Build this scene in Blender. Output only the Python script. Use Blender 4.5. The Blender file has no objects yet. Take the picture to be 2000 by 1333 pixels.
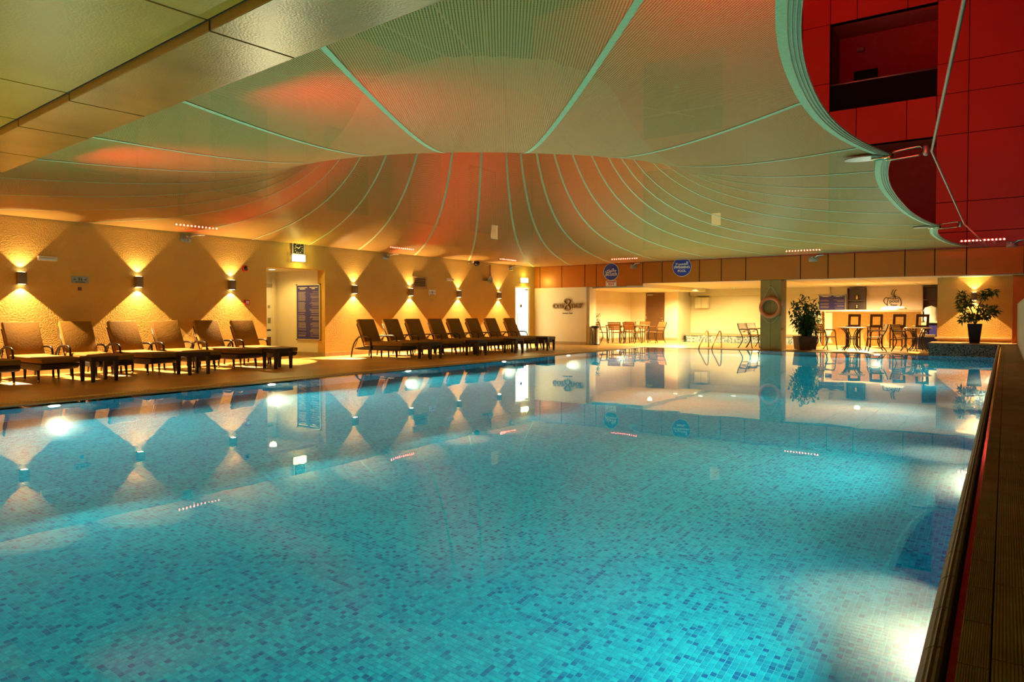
import bpy, bmesh, math, random
import numpy as np
from mathutils import Vector, Matrix
random.seed(7)
PI = math.pi
SC = bpy.context.scene
COL = SC.collection

# ------------------------------------------------------------------ camera
cam_d = bpy.data.cameras.new('camera')
cam = bpy.data.objects.new('camera', cam_d); COL.objects.link(cam)
cam_d.sensor_width = 36.0
cam_d.lens = 1390.0 / 2000.0 * 36.0
cam_d.shift_y = -0.0122
cam_d.clip_start = 0.05; cam_d.clip_end = 200
cam.location = (0, 0, 1.2)
cam.rotation_euler = (math.radians(90 - 1.2), 0, math.radians(34.74))
SC.camera = cam

# ------------------------------------------------------------------ world and view
w = bpy.data.worlds.new('night_sky'); SC.world = w; w.use_nodes = True
bg = w.node_tree.nodes['Background']
bg.inputs[0].default_value = (0.10, 0.07, 0.05, 1); bg.inputs[1].default_value = 0.05
SC.view_settings.view_transform = 'Standard'
try: SC.view_settings.look = 'None'
except Exception: pass
SC.view_settings.gamma = 1.0
SC.view_settings.use_curve_mapping = False
SC.view_settings.exposure = 0.15
cy = SC.cycles
cy.use_denoising = True; cy.adaptive_threshold = 0.02
cy.max_bounces = 5; cy.diffuse_bounces = 3; cy.glossy_bounces = 3
cy.transmission_bounces = 4; cy.transparent_max_bounces = 12; cy.volume_bounces = 0
cy.caustics_reflective = False; cy.caustics_refractive = True
cy.sample_clamp_indirect = 4.0; cy.sample_clamp_direct = 0

# light levels (watts) of the lamps the place has and the added ones
W_SCONCE = 440.0
W_DOWN = 450.0
W_RED = 190.0
W_POOL = 228.0
C_WARM = (1.0, 0.65, 0.30)
C_DOWN = (1.0, 0.70, 0.24)
C_RED = (1.0, 0.018, 0.012)
C_POOL = (1.0, 0.93, 0.66)

# ------------------------------------------------------------------ materials
def nt(name):
    m = bpy.data.materials.new(name); m.use_nodes = True
    t = m.node_tree
    return m, t, t.nodes['Principled BSDF'], t.nodes['Material Output']
def N(t, typ, **kw):
    n = t.nodes.new(typ)
    for k, v in kw.items():
        if k.startswith('i_'):
            n.inputs[k[2:].replace('_', ' ')].default_value = v
        else: setattr(n, k, v)
    return n
def rgba(c): return (c[0], c[1], c[2], 1)
def mat(name, col, rough=0.6, metal=0.0, spec=0.5, var=0.12, scale=6.0, bump=0.0, bscale=40.0, coat=0.0, detail=4):
    m, t, b, o = nt(name)
    b.inputs['Roughness'].default_value = rough; b.inputs['Metallic'].default_value = metal
    b.inputs['Specular IOR Level'].default_value = spec
    if coat: b.inputs['Coat Weight'].default_value = coat
    geo = N(t, 'ShaderNodeNewGeometry')
    nz = N(t, 'ShaderNodeTexNoise'); nz.inputs['Scale'].default_value = scale; nz.inputs['Detail'].default_value = detail
    t.links.new(geo.outputs['Position'], nz.inputs['Vector'])
    r = N(t, 'ShaderNodeValToRGB')
    r.color_ramp.elements[0].position = 0.3; r.color_ramp.elements[1].position = 0.7
    r.color_ramp.elements[0].color = rgba([c * (1 - var) for c in col]); r.color_ramp.elements[1].color = rgba([min(1, c * (1 + var)) for c in col])
    t.links.new(nz.outputs['Fac'], r.inputs['Fac']); t.links.new(r.outputs['Color'], b.inputs['Base Color'])
    if bump:
        n2 = N(t, 'ShaderNodeTexNoise'); n2.inputs['Scale'].default_value = bscale; n2.inputs['Detail'].default_value = 3
        t.links.new(geo.outputs['Position'], n2.inputs['Vector'])
        bp = N(t, 'ShaderNodeBump'); bp.inputs['Strength'].default_value = bump; bp.inputs['Distance'].default_value = 0.02
        t.links.new(n2.outputs['Fac'], bp.inputs['Height']); t.links.new(bp.outputs['Normal'], b.inputs['Normal'])
    return m
def emat(name, col, s):
    m, t, b, o = nt(name)
    t.nodes.remove(b)
    e = N(t, 'ShaderNodeEmission'); e.inputs[0].default_value = rgba(col); e.inputs[1].default_value = s
    t.links.new(e.outputs[0], o.inputs['Surface'])
    return m
def math_n(t, op, a, b=None):
    n = N(t, 'ShaderNodeMath', operation=op)
    for i, x in enumerate((a, b)):
        if x is None: continue
        if isinstance(x, (int, float)): n.inputs[i].default_value = x
        else: t.links.new(x, n.inputs[i])
    return n.outputs[0]
def mosaic(name, size, cols, axes='xy', grout=(0.3, 0.75, 0.72), gw=0.07, rough=0.65, off=(0, 0)):
    m, t, b, o = nt(name)
    geo = N(t, 'ShaderNodeNewGeometry'); sp = N(t, 'ShaderNodeSeparateXYZ')
    t.links.new(geo.outputs['Position'], sp.inputs[0])
    d = {'x': sp.outputs[0], 'y': sp.outputs[1], 'z': sp.outputs[2]}
    a = math_n(t, 'DIVIDE', math_n(t, 'ADD', d[axes[0]], off[0]), size); c = math_n(t, 'DIVIDE', math_n(t, 'ADD', d[axes[1]], off[1]), size)
    cb = N(t, 'ShaderNodeCombineXYZ')
    t.links.new(math_n(t, 'FLOOR', a), cb.inputs[0]); t.links.new(math_n(t, 'FLOOR', c), cb.inputs[1])
    wn = N(t, 'ShaderNodeTexWhiteNoise', noise_dimensions='2D'); t.links.new(cb.outputs[0], wn.inputs['Vector'])
    r = N(t, 'ShaderNodeValToRGB'); r.color_ramp.interpolation = 'CONSTANT'
    els = r.color_ramp.elements
    while len(els) < len(cols): els.new(0.5)
    for e, (p, cc) in zip(els, cols): e.position = p; e.color = rgba(cc)
    t.links.new(wn.outputs['Value'], r.inputs['Fac'])
    fa = math_n(t, 'FRACT', a); fc = math_n(t, 'FRACT', c)
    ea = math_n(t, 'ABSOLUTE', math_n(t, 'SUBTRACT', fa, 0.5)); ec = math_n(t, 'ABSOLUTE', math_n(t, 'SUBTRACT', fc, 0.5))
    g = math_n(t, 'GREATER_THAN', math_n(t, 'MAXIMUM', ea, ec), 0.5 - gw)
    mx = N(t, 'ShaderNodeMix', data_type='RGBA')
    t.links.new(g, mx.inputs[0]); t.links.new(r.outputs['Color'], mx.inputs[6]); mx.inputs[7].default_value = rgba(grout)
    t.links.new(mx.outputs[2], b.inputs['Base Color'])
    b.inputs['Roughness'].default_value = rough; b.inputs['Specular IOR Level'].default_value = 0.0
    return m

M = {}
M['wall'] = mat('stucco', (0.60, 0.37, 0.09), 0.85, var=0.06, scale=1.2, bump=0.55, bscale=38, spec=0.2)
M['cream'] = mat('cream_paint', (0.80, 0.70, 0.48), 0.7, var=0.03, scale=2, spec=0.3)
M['ceil'] = mat('ceiling_paint', (0.78, 0.68, 0.45), 0.6, var=0.03, scale=2, spec=0.3)
M['skirt'] = mat('skirting', (0.42, 0.30, 0.15), 0.5, var=0.1)
M['deckdark'] = mat('ribbed_tile', (0.34, 0.20, 0.06), 0.5, var=0.25, scale=5)
M['nosing'] = mat('nosing_tile', (0.15, 0.085, 0.035), 0.5, var=0.25, scale=40)
M['cladding'] = mat('metal_cladding', (0.46, 0.145, 0.012), 0.38, metal=0.25, var=0.05, scale=1.0, spec=0.5)
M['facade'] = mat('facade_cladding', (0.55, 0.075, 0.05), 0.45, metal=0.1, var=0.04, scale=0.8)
M['dark'] = mat('dark_gap', (0.012, 0.010, 0.009), 0.8)
M['darkroom'] = mat('dark_room', (0.26, 0.05, 0.035), 0.7)
M['wicker'] = mat('dark_wicker', (0.034, 0.016, 0.007), 0.6, var=0.4, scale=60, bump=0.6, bscale=120)
M['brownmetal'] = mat('brown_tube', (0.020, 0.009, 0.005), 0.35, var=0.1, spec=0.3)
M['cushion'] = mat('beige_canvas', (0.25, 0.13, 0.022), 0.85, var=0.05, scale=8, bump=0.15, bscale=30, spec=0.2)
M['chrome'] = mat('steel', (0.62, 0.60, 0.55), 0.22, metal=1.0, var=0.05)
M['brass'] = mat('brass_steel', (0.62, 0.46, 0.22), 0.25, metal=1.0, var=0.05)
M['bronze'] = mat('bronze_housing', (0.20, 0.14, 0.07), 0.45, metal=0.5, var=0.1)
M['black'] = mat('black_paint', (0.012, 0.010, 0.010), 0.35, var=0.1)
M['blackgloss'] = mat('black_glaze', (0.008, 0.006, 0.006), 0.38, var=0.05, spec=0.25)
M['white'] = mat('white_plastic', (0.80, 0.76, 0.66), 0.5, var=0.03)
M['whitecloth'] = mat('white_cloth', (0.80, 0.76, 0.70), 0.9, var=0.05, bump=0.3, bscale=14)
M['blue'] = mat('blue_enamel', (0.010, 0.040, 0.33), 0.4, var=0.05)
M['navy'] = mat('navy_board', (0.030, 0.026, 0.20), 0.4, var=0.06)
M['print'] = mat('board_print', (0.38, 0.30, 0.28), 0.6, var=0.02)
M['printhi'] = mat('board_heading', (0.85, 0.78, 0.62), 0.6, var=0.02)
M['silver'] = mat('silver_frame', (0.72, 0.68, 0.58), 0.35, metal=0.7, var=0.05)
M['wood'] = mat('chair_wood', (0.36, 0.15, 0.045), 0.5, var=0.25, scale=30)
M['woodpale'] = mat('pale_chair_wood', (0.62, 0.37, 0.12), 0.5, var=0.2, scale=30)
M['stool'] = mat('dark_stool_wood', (0.055, 0.018, 0.009), 0.4, var=0.2, scale=20)
M['chairmetal'] = mat('chair_metal', (0.030, 0.026, 0.022), 0.35, metal=0.4, var=0.1)
M['doorwood'] = mat('brown_door', (0.13, 0.055, 0.014), 0.5, var=0.08, scale=3)
M['post'] = mat('timber_post', (0.45, 0.24, 0.08), 0.6, var=0.2, scale=14)
M['ring'] = mat('orange_ring', (0.66, 0.13, 0.022), 0.45, var=0.06)
M['rope'] = mat('rope', (0.55, 0.45, 0.28), 0.8, var=0.1)
M['colstone'] = mat('column_tile', (0.32, 0.165, 0.04), 0.5, var=0.08, scale=3, spec=0.15)
M['red'] = mat('red_plastic', (0.45, 0.02, 0.015), 0.4)
M['leaf'] = mat('leaf_green', (0.055, 0.115, 0.018), 0.45, var=0.5, scale=9)
M['leaf2'] = mat('leaf_dark', (0.035, 0.075, 0.015), 0.4, var=0.5, scale=9)
M['stem'] = mat('stem_bark', (0.12, 0.075, 0.03), 0.8, var=0.3, scale=25)
M['soil'] = mat('soil', (0.05, 0.03, 0.015), 0.9, var=0.4, scale=30)
M['glassdark'] = mat('dark_glass', (0.012, 0.012, 0.016), 0.08, var=0.05, spec=0.8)
M['fence'] = mat('fence_slat', (0.52, 0.36, 0.18), 0.6, var=0.06)
M['louvre'] = mat('louvre', (0.30, 0.17, 0.06), 0.5)
M['cable'] = mat('wire_rope', (0.36, 0.30, 0.20), 0.4, metal=0.7, var=0.1, bump=0.4, bscale=150)
M['galv'] = mat('galvanised', (0.34, 0.33, 0.26), 0.4, metal=0.6, var=0.15, scale=20)
M['seam'] = mat('seam_webbing', (0.48, 0.60, 0.30), 0.7, var=0.08, scale=30)
M['pinkwall'] = mat('bar_panel', (0.78, 0.62, 0.50), 0.55, var=0.03)
M['countertop'] = mat('counter_stone', (0.84, 0.74, 0.52), 0.3, var=0.04)
M['counterfront'] = mat('counter_front', (0.82, 0.66, 0.38), 0.6, var=0.12, scale=14)
M['countdisc'] = mat('counter_disc', (0.42, 0.24, 0.085), 0.55, var=0.2, scale=12)
M['terracotta'] = mat('planter_box', (0.085, 0.030, 0.010), 0.5, var=0.3, scale=8, spec=0.2)
M['coping'] = mat('coping_stone', (0.24, 0.12, 0.04), 0.45, var=0.15, scale=6)
M['grate'] = mat('overflow_grate', (0.90, 0.70, 0.38), 0.5, var=0.05)
M['soffitwet'] = mat('wet_soffit', (0.36, 0.17, 0.022), 0.30, metal=0.3, var=0.25, scale=1.5, bump=0.10, bscale=60, spec=0.25)
M['soffit'] = mat('pale_soffit', (0.58, 0.23, 0.014), 0.40, var=0.12, scale=1.0, bump=0.10, bscale=50, spec=0.12)
def haze_mat():
    m, t, b, o = nt('lamp_haze'); t.nodes.remove(b)
    v = N(t, 'ShaderNodeVolumeScatter'); v.inputs['Color'].default_value = (1.0, 0.97, 0.80, 1)
    tc = N(t, 'ShaderNodeTexCoord'); mp = N(t, 'ShaderNodeMapping'); mp.vector_type = 'POINT'
    mp.inputs['Location'].default_value = (0, 0.0, 0); mp.inputs['Scale'].default_value = (1 / 0.62, 1 / 1.15, 1 / 0.29)
    t.links.new(tc.outputs['Object'], mp.inputs['Vector'])
    ln = N(t, 'ShaderNodeVectorMath', operation='LENGTH'); t.links.new(mp.outputs[0], ln.inputs[0])
    mr = N(t, 'ShaderNodeMapRange'); mr.interpolation_type = 'SMOOTHERSTEP'
    mr.inputs['From Min'].default_value = 0.0; mr.inputs['From Max'].default_value = 0.95; mr.inputs['To Min'].default_value = 0.27; mr.inputs['To Max'].default_value = 0.0
    t.links.new(ln.outputs['Value'], mr.inputs['Value']); t.links.new(mr.outputs[0], v.inputs['Density'])
    t.links.new(v.outputs[0], o.inputs['Volume']); return m
M['haze'] = haze_mat()
M['lens_pool'] = emat('pool_lens', (1.0, 1.0, 0.80), 3.0)
M['lens_down'] = emat('down_lens', (1.0, 0.93, 0.62), 9.0)
M['lens_sconce'] = emat('sconce_lens', (1.0, 0.90, 0.62), 12.0)
M['exit'] = emat('exit_face', (1.0, 0.98, 0.42), 5.0)
M['litdoor'] = emat('lit_glass', (1.0, 0.86, 0.48), 5.0)
M['litwin'] = emat('lit_window', (1.0, 0.62, 0.22), 1.2)
M['led'] = emat('led_red', (1.0, 0.07, 0.05), 160.0)

for k_ in ('lens_pool', 'lens_down', 'lens_sconce', 'led', 'litwin'): M[k_].cycles.emission_sampling = 'NONE'   # tiny visible lenses; their lamps do the lighting
AQUA = [(0.0, (0.0022, 0.3848, 0.6364)), (0.3, (0.0015, 0.3108, 0.5624)), (0.54, (0.0037, 0.4736, 0.703)), (0.78, (0.0015, 0.2072, 0.4736)), (0.92, (0.0015, 0.111, 0.37))]
TS = 0.034
M['pf'] = mosaic('pool_mosaic_floor', TS, AQUA, 'xy', grout=(0.05, 0.54, 0.70))
BLU = [(0.0, (0.0022, 0.3404, 0.6216)), (0.35, (0.0015, 0.2664, 0.5476)), (0.6, (0.003, 0.4144, 0.6808)), (0.82, (0.0015, 0.1776, 0.4588))]
M['pwy'] = mosaic('pool_mosaic_side', TS, BLU, 'yz', grout=(0.07, 0.40, 0.55))
M['pwx'] = mosaic('pool_mosaic_end', TS, BLU, 'xz', grout=(0.07, 0.40, 0.55))
GRY = [(0.0, (0.26, 0.22, 0.17)), (0.35, (0.16, 0.14, 0.12)), (0.6, (0.36, 0.29, 0.20)), (0.8, (0.06, 0.055, 0.06))]
M['ledge'] = mosaic('ledge_mosaic', 0.03, GRY, 'xz', grout=(0.05, 0.05, 0.05), gw=0.09, rough=0.35)
M['ledgey'] = mosaic('ledge_mosaic_side', 0.03, GRY, 'yz', grout=(0.05, 0.05, 0.05), gw=0.09, rough=0.35)
JAC = [(0.0, (0.55, 0.56, 0.50)), (0.35, (0.34, 0.37, 0.36)), (0.6, (0.70, 0.66, 0.55)), (0.8, (0.14, 0.17, 0.20))]
M['jac'] = mosaic('spa_mosaic', 0.05, JAC, 'xz', grout=(0.3, 0.3, 0.28))

def floor_mat():
    m, t, b, o = nt('deck_tile')
    geo = N(t, 'ShaderNodeNewGeometry')
    br = N(t, 'ShaderNodeTexBrick'); br.offset = 0.0
    br.inputs['Scale'].default_value = 1.0; br.inputs['Brick Width'].default_value = 0.6; br.inputs['Row Height'].default_value = 0.6
    br.inputs['Mortar Size'].default_value = 0.006
    br.inputs['Color1'].default_value = rgba((0.62, 0.34, 0.085)); br.inputs['Color2'].default_value = rgba((0.56, 0.30, 0.075)); br.inputs['Mortar'].default_value = rgba((0.36, 0.23, 0.10))
    t.links.new(geo.outputs['Position'], br.inputs['Vector'])
    nz = N(t, 'ShaderNodeTexNoise'); nz.inputs['Scale'].default_value = 0.9; nz.inputs['Detail'].default_value = 5
    t.links.new(geo.outputs['Position'], nz.inputs['Vector'])
    mr = N(t, 'ShaderNodeMapRange'); mr.inputs['From Min'].default_value = 0.38; mr.inputs['From Max'].default_value = 0.62; mr.inputs['To Min'].default_value = 0.68; mr.inputs['To Max'].default_value = 1.12
    t.links.new(nz.outputs['Fac'], mr.inputs['Value'])
    mx = N(t, 'ShaderNodeMix', data_type='RGBA', blend_type='MULTIPLY'); mx.inputs[0].default_value = 1
    t.links.new(br.outputs['Color'], mx.inputs[6]); t.links.new(mr.outputs[0], mx.inputs[7])
    t.links.new(mx.outputs[2], b.inputs['Base Color'])
    r2 = N(t, 'ShaderNodeMapRange'); r2.inputs['To Min'].default_value = 0.22; r2.inputs['To Max'].default_value = 0.55
    t.links.new(nz.outputs['Fac'], r2.inputs['Value']); t.links.new(r2.outputs[0], b.inputs['Roughness'])
    return m
M['deck'] = floor_mat()

def water_mat(name, bump=0.05):
    m, t, b, o = nt(name); t.nodes.remove(b)
    fr = N(t, 'ShaderNodeFresnel'); fr.inputs['IOR'].default_value = 1.33
    tr = N(t, 'ShaderNodeBsdfRefraction'); tr.inputs['Color'].default_value = (0.80, 0.99, 1.0, 1); tr.inputs['Roughness'].default_value = 0.0; tr.inputs['IOR'].default_value = 1.33
    gl = N(t, 'ShaderNodeBsdfGlossy'); gl.inputs['Roughness'].default_value = 0.012; gl.inputs['Color'].default_value = (1, 1, 1, 1)
    geo = N(t, 'ShaderNodeNewGeometry')
    nz = N(t, 'ShaderNodeTexNoise'); nz.inputs['Scale'].default_value = 2.2; nz.inputs['Detail'].default_value = 1
    t.links.new(geo.outputs['Position'], nz.inputs['Vector'])
    bp = N(t, 'ShaderNodeBump'); bp.inputs['Strength'].default_value = bump; bp.inputs['Distance'].default_value = 0.01
    t.links.new(nz.outputs['Fac'], bp.inputs['Height'])
    t.links.new(bp.outputs[0], gl.inputs['Normal'])
    mx = N(t, 'ShaderNodeMixShader')
    tp = N(t, 'ShaderNodeBsdfTransparent'); tp.inputs[0].default_value = (0.80, 0.99, 1.0, 1)
    m0 = N(t, 'ShaderNodeMixShader'); m0.inputs[0].default_value = 0.23
    t.links.new(tr.outputs[0], m0.inputs[1]); t.links.new(tp.outputs[0], m0.inputs[2])
    t.links.new(fr.outputs[0], mx.inputs[0]); t.links.new(m0.outputs[0], mx.inputs[1]); t.links.new(gl.outputs[0], mx.inputs[2])
    t.links.new(mx.outputs[0], o.inputs['Surface'])
    return m
M['water'] = water_mat('pool_water')

def fabric_mat():
    m, t, b, o = nt('open_mesh_fabric')
    b.inputs['Base Color'].default_value = rgba((0.78, 0.50, 0.14)); b.inputs['Roughness'].default_value = 0.5
    b.inputs['Specular IOR Level'].default_value = 0.15
    uv = N(t, 'ShaderNodeUVMap'); sp = N(t, 'ShaderNodeSeparateXYZ'); t.links.new(uv.outputs[0], sp.inputs[0])
    a = math_n(t, 'FRACT', math_n(t, 'DIVIDE', sp.outputs[0], 0.021)); c = math_n(t, 'FRACT', math_n(t, 'DIVIDE', sp.outputs[1], 0.017))
    hole = math_n(t, 'MULTIPLY', math_n(t, 'LESS_THAN', a, 0.40), math_n(t, 'LESS_THAN', c, 0.50))
    tl = N(t, 'ShaderNodeBsdfTranslucent'); tl.inputs[0].default_value = rgba((0.62, 0.40, 0.20))
    m1 = N(t, 'ShaderNodeMixShader'); m1.inputs[0].default_value = 0.38
    t.links.new(b.outputs[0], m1.inputs[1]); t.links.new(tl.outputs[0], m1.inputs[2])
    tr = N(t, 'ShaderNodeBsdfTransparent')
    m2 = N(t, 'ShaderNodeMixShader'); t.links.new(hole, m2.inputs[0]); t.links.new(m1.outputs[0], m2.inputs[1]); t.links.new(tr.outputs[0], m2.inputs[2])
    t.links.new(m2.outputs[0], o.inputs['Surface'])
    return m
M['fabric'] = fabric_mat()

# ------------------------------------------------------------------ mesh helpers
class MB:
    def __init__(s): s.v = []; s.f = []; s.sm = []
    def add(s, vs, fs, smooth=False):
        n = len(s.v); s.v += [tuple(v) for v in vs]
        s.f += [tuple(i + n for i in f) for f in fs]; s.sm += [smooth] * len(fs)
        return s
    def box(s, x0, x1, y0, y1, z0, z1):
        vs = [(x0, y0, z0), (x1, y0, z0), (x1, y1, z0), (x0, y1, z0), (x0, y0, z1), (x1, y0, z1), (x1, y1, z1), (x0, y1, z1)]
        return s.add(vs, [(0, 3, 2, 1), (4, 5, 6, 7), (0, 1, 5, 4), (1, 2, 6, 5), (2, 3, 7, 6), (3, 0, 4, 7)])
    def cbox(s, c, d): return s.box(c[0] - d[0] / 2, c[0] + d[0] / 2, c[1] - d[1] / 2, c[1] + d[1] / 2, c[2] - d[2] / 2, c[2] + d[2] / 2)
    def tube(s, pts, r, n=8, closed=False, smooth=True):
        pts = [Vector(p) for p in pts]; m = len(pts); vs = []; fs = []
        up = None
        for i, p in enumerate(pts):
            if closed: d = pts[(i + 1) % m] - pts[i - 1]
            else: d = pts[min(i + 1, m - 1)] - pts[max(i - 1, 0)]
            d.normalize()
            if up is None:
                up = Vector((0, 0, 1)) if abs(d.z) < 0.9 else Vector((1, 0, 0))
            a = d.cross(up)
            if a.length < 1e-5: a = d.orthogonal()
            a.normalize(); b_ = a.cross(d); up = b_.copy()
            rr = r[i] if isinstance(r, (list, tuple)) else r
            for k in range(n):
                t = 2 * PI * k / n
                vs.append(p + (a * math.cos(t) + b_ * math.sin(t)) * rr)
        for i in range(m if closed else m - 1):
            j = (i + 1) % m
            for k in range(n):
                fs.append((i * n + k, i * n + (k + 1) % n, j * n + (k + 1) % n, j * n + k))
        if not closed:
            fs.append(tuple(range(n))); fs.append(tuple((m - 1) * n + k for k in reversed(range(n))))
        return s.add(vs, fs, smooth)
    def lathe(s, prof, n=20, c=(0, 0, 0), axis='z', smooth=True):
        vs = []; fs = []
        for (r, z) in prof:
            for k in range(n):
                t = 2 * PI * k / n; p = (r * math.cos(t), r * math.sin(t), z)
                if axis == 'y': p = (p[0], p[2], p[1])
                elif axis == 'x': p = (p[2], p[0], p[1])
                vs.append((c[0] + p[0], c[1] + p[1], c[2] + p[2]))
        m = len(prof)
        for i in range(m - 1):
            for k in range(n): fs.append((i * n + k, i * n + (k + 1) % n, (i + 1) * n + (k + 1) % n, (i + 1) * n + k))
        if prof[0][0] > 1e-4: fs.append(tuple(reversed(range(n))))
        if prof[-1][0] > 1e-4: fs.append(tuple((m - 1) * n + k for k in range(n)))
        return s.add(vs, fs, smooth)
    def prism(s, poly, y0, y1):            # polygon in local x,z extruded along y
        n = len(poly)
        vs = [(p[0], y0, p[1]) for p in poly] + [(p[0], y1, p[1]) for p in poly]
        fs = [tuple(range(n)), tuple(reversed(range(n, 2 * n)))] + [((i + 1) % n, i, n + i, n + (i + 1) % n) for i in range(n)]
        return s.add(vs, fs)
    def obj(s, name, m, parent=None, loc=None, bevel=0.0, bseg=2, smooth=None):
        me = bpy.data.meshes.new(name); me.from_pydata(s.v, [], s.f); me.validate(); 
        bm = bmesh.new(); bm.from_mesh(me)
        bmesh.ops.recalc_face_normals(bm, faces=bm.faces)
        if bevel: 
            bmesh.ops.bevel(bm, geom=bm.edges[:] , offset=bevel, segments=bseg, affect='EDGES', profile=0.5)
        bm.to_mesh(me); bm.free()
        if bevel: me.polygons.foreach_set('use_smooth', [True] * len(me.polygons))
        elif len(me.polygons) == len(s.sm): me.polygons.foreach_set('use_smooth', s.sm)
        me.materials.append(M[m] if isinstance(m, str) else m)
        o = bpy.data.objects.new(name, me); COL.objects.link(o)
        if parent is not None: o.parent = parent
        if loc is not None: o.location = loc
        return o
def box(name, m, x0, x1, y0, y1, z0, z1, parent=None, bevel=0.0):
    return MB().box(x0, x1, y0, y1, z0, z1).obj(name, m, parent, bevel=bevel)
def tag(o, label=None, cat=None, group=None, kind=None):
    if label: o['label'] = label
    if cat: o['category'] = cat
    if group: o['group'] = group
    if kind: o['kind'] = kind
    return o
def thing(name, label, cat, loc=(0, 0, 0), rz=0.0, group=None):
    o = bpy.data.objects.new(name, None); COL.objects.link(o)
    o.empty_display_size = 0.1; o.location = loc; o.rotation_euler = (0, 0, rz)
    return tag(o, label, cat, group)
def dup(root, loc, rz, label, group=None, scale=None):
    def cp(o, par):
        c = o.copy(); COL.objects.link(c)
        if par is not None: c.parent = par
        for ch in list(o.children): cp(ch, c)
        return c
    r = cp(root, None); r.location = loc; r.rotation_euler = (0, 0, rz); r['label'] = label
    if group: r['group'] = group
    return r
def struct(o, label=None):
    o['kind'] = 'structure'
    if label: o['label'] = label
    return o
def light(name, typ, loc, energy, color, parent=None, rot=(0, 0, 0), **kw):
    d = bpy.data.lights.new(name, typ); d.energy = energy; d.color = color
    for k, v in kw.items(): setattr(d, k, v)
    o = bpy.data.objects.new(name, d); COL.objects.link(o); o.location = loc; o.rotation_euler = rot
    if parent is not None: o.parent = parent
    return o
def soften(lo, mode='Linear', smooth=0.0, near=0.0):
    d = lo.data; d.use_nodes = True; t = d.node_tree
    e = [n for n in t.nodes if n.type == 'EMISSION'][0]
    f = t.nodes.new('ShaderNodeLightFalloff'); f.inputs['Strength'].default_value = 1.0; f.inputs['Smooth'].default_value = smooth
    if near:
        k_ = t.nodes.new('ShaderNodeMath'); k_.operation = 'MULTIPLY_ADD'; k_.inputs[1].default_value = near
        t.links.new(f.outputs['Quadratic'], k_.inputs[0]); t.links.new(f.outputs[mode], k_.inputs[2]); t.links.new(k_.outputs[0], e.inputs['Strength'])
    else: t.links.new(f.outputs[mode], e.inputs['Strength'])
def text_mesh(name, body, size, m, parent, loc, rot=(PI / 2, 0, 0), extrude=0.003, sx=1.0, bold=0.0, align='CENTER'):
    cu = bpy.data.curves.new(name + '_src', 'FONT'); cu.body = body; cu.size = size; cu.extrude = extrude
    cu.align_x = align; cu.align_y = 'CENTER'; cu.resolution_u = 3; cu.offset = bold
    to = bpy.data.objects.new(name + '_src', cu); COL.objects.link(to)
    dg = bpy.context.evaluated_depsgraph_get(); dg.update()
    me = bpy.data.meshes.new_from_object(to.evaluated_get(dg)); me.name = name
    bpy.data.objects.remove(to); bpy.data.curves.remove(cu)
    me.materials.clear(); me.materials.append(M[m])
    o = bpy.data.objects.new(name, me); COL.objects.link(o)
    o.location = loc; o.rotation_euler = rot; o.scale = (sx, 1, 1)
    if parent is not None: o.parent = parent
    return o
def arc(cx, cz, r, a0, a1, n):
    return [(cx + r * math.cos(a0 + (a1 - a0) * i / n), cz + r * math.sin(a0 + (a1 - a0) * i / n)) for i in range(n + 1)]
def smooth_path(pts, n=4):
    P = [Vector(p) for p in pts]; out = []
    for i in range(len(P) - 1):
        p0 = P[max(i - 1, 0)]; p1 = P[i]; p2 = P[i + 1]; p3 = P[min(i + 2, len(P) - 1)]
        for k in range(n):
            t = k / n
            out.append(0.5 * ((2 * p1) + (-p0 + p2) * t + (2 * p0 - 5 * p1 + 4 * p2 - p3) * t * t + (-p0 + 3 * p1 - 3 * p2 + p3) * t ** 3))
    out.append(P[-1]); return out

XW = -15.55       # face of the left wall
YB = 24.0         # plane of the back fascia
PX0, PX1 = -10.70, -0.17   # pool sides
PY0, PY1 = -2.5, 23.85
ZW = -0.02        # water level
ZF = -1.42        # pool floor
RZ = 0.34         # raised right deck
# ------------------------------------------------------------------ setting: floors and pool
fl = MB()
fl.box(-18.0, PX0 - 0.42, -3.0, 33.0, -0.3, 0.0)
fl.box(PX0 - 0.42, 1.2, PY1 + 0.42, 33.0, -0.3, 0.0)
struct(fl.obj('floor', 'deck'), 'tan tiled pool deck with damp stains')
# overflow edge of the pool, left and far side: slotted grate plus sloping stone lip
g = struct(MB().box(PX0 - 0.42, PX0 - 0.40, -3.0, PY1 + 0.40, -0.30, -0.03).box(PX0 - 0.40, 0, PY1 + 0.40, PY1 + 0.42, -0.30, -0.03).obj('trim_1', 'dark'))
lip = MB()
lip.add([(PX0 - 0.20, -3, -0.3), (PX0 - 0.20, PY1 + 0.20, -0.3), (PX0 - 0.20, -3, 0.0), (PX0 - 0.20, PY1 + 0.20, 0.0), (PX0, -3, -0.012), (PX0, PY1, -0.012), (PX0, -3, -0.3), (PX0, PY1, -0.3)],
        [(0, 1, 3, 2), (2, 3, 5, 4), (4, 5, 7, 6), (0, 2, 4, 6), (1, 7, 5, 3)])
lip.add([(PX0 - 0.20, PY1 + 0.20, -0.3), (-1.83, PY1 + 0.20, -0.3), (PX0 - 0.20, PY1 + 0.20, 0.0), (-1.83, PY1 + 0.20, 0.0), (PX0, PY1, -0.012), (-1.83, PY1, -0.012), (PX0, PY1, -0.3), (-1.83, PY1, -0.3)],
        [(0, 1, 3, 2), (2, 3, 5, 4), (4, 5, 7, 6)])
struct(lip.obj('trim_2', 'coping'), 'brown stone lip of the overflow pool edge')
gr = MB()
y = -3.0
for k in range(2): gr.box(PX0 - 0.395 + k * 0.175, PX0 - 0.375 + k * 0.175, -3.0, PY1 + 0.2, -0.04, -0.002)
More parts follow.
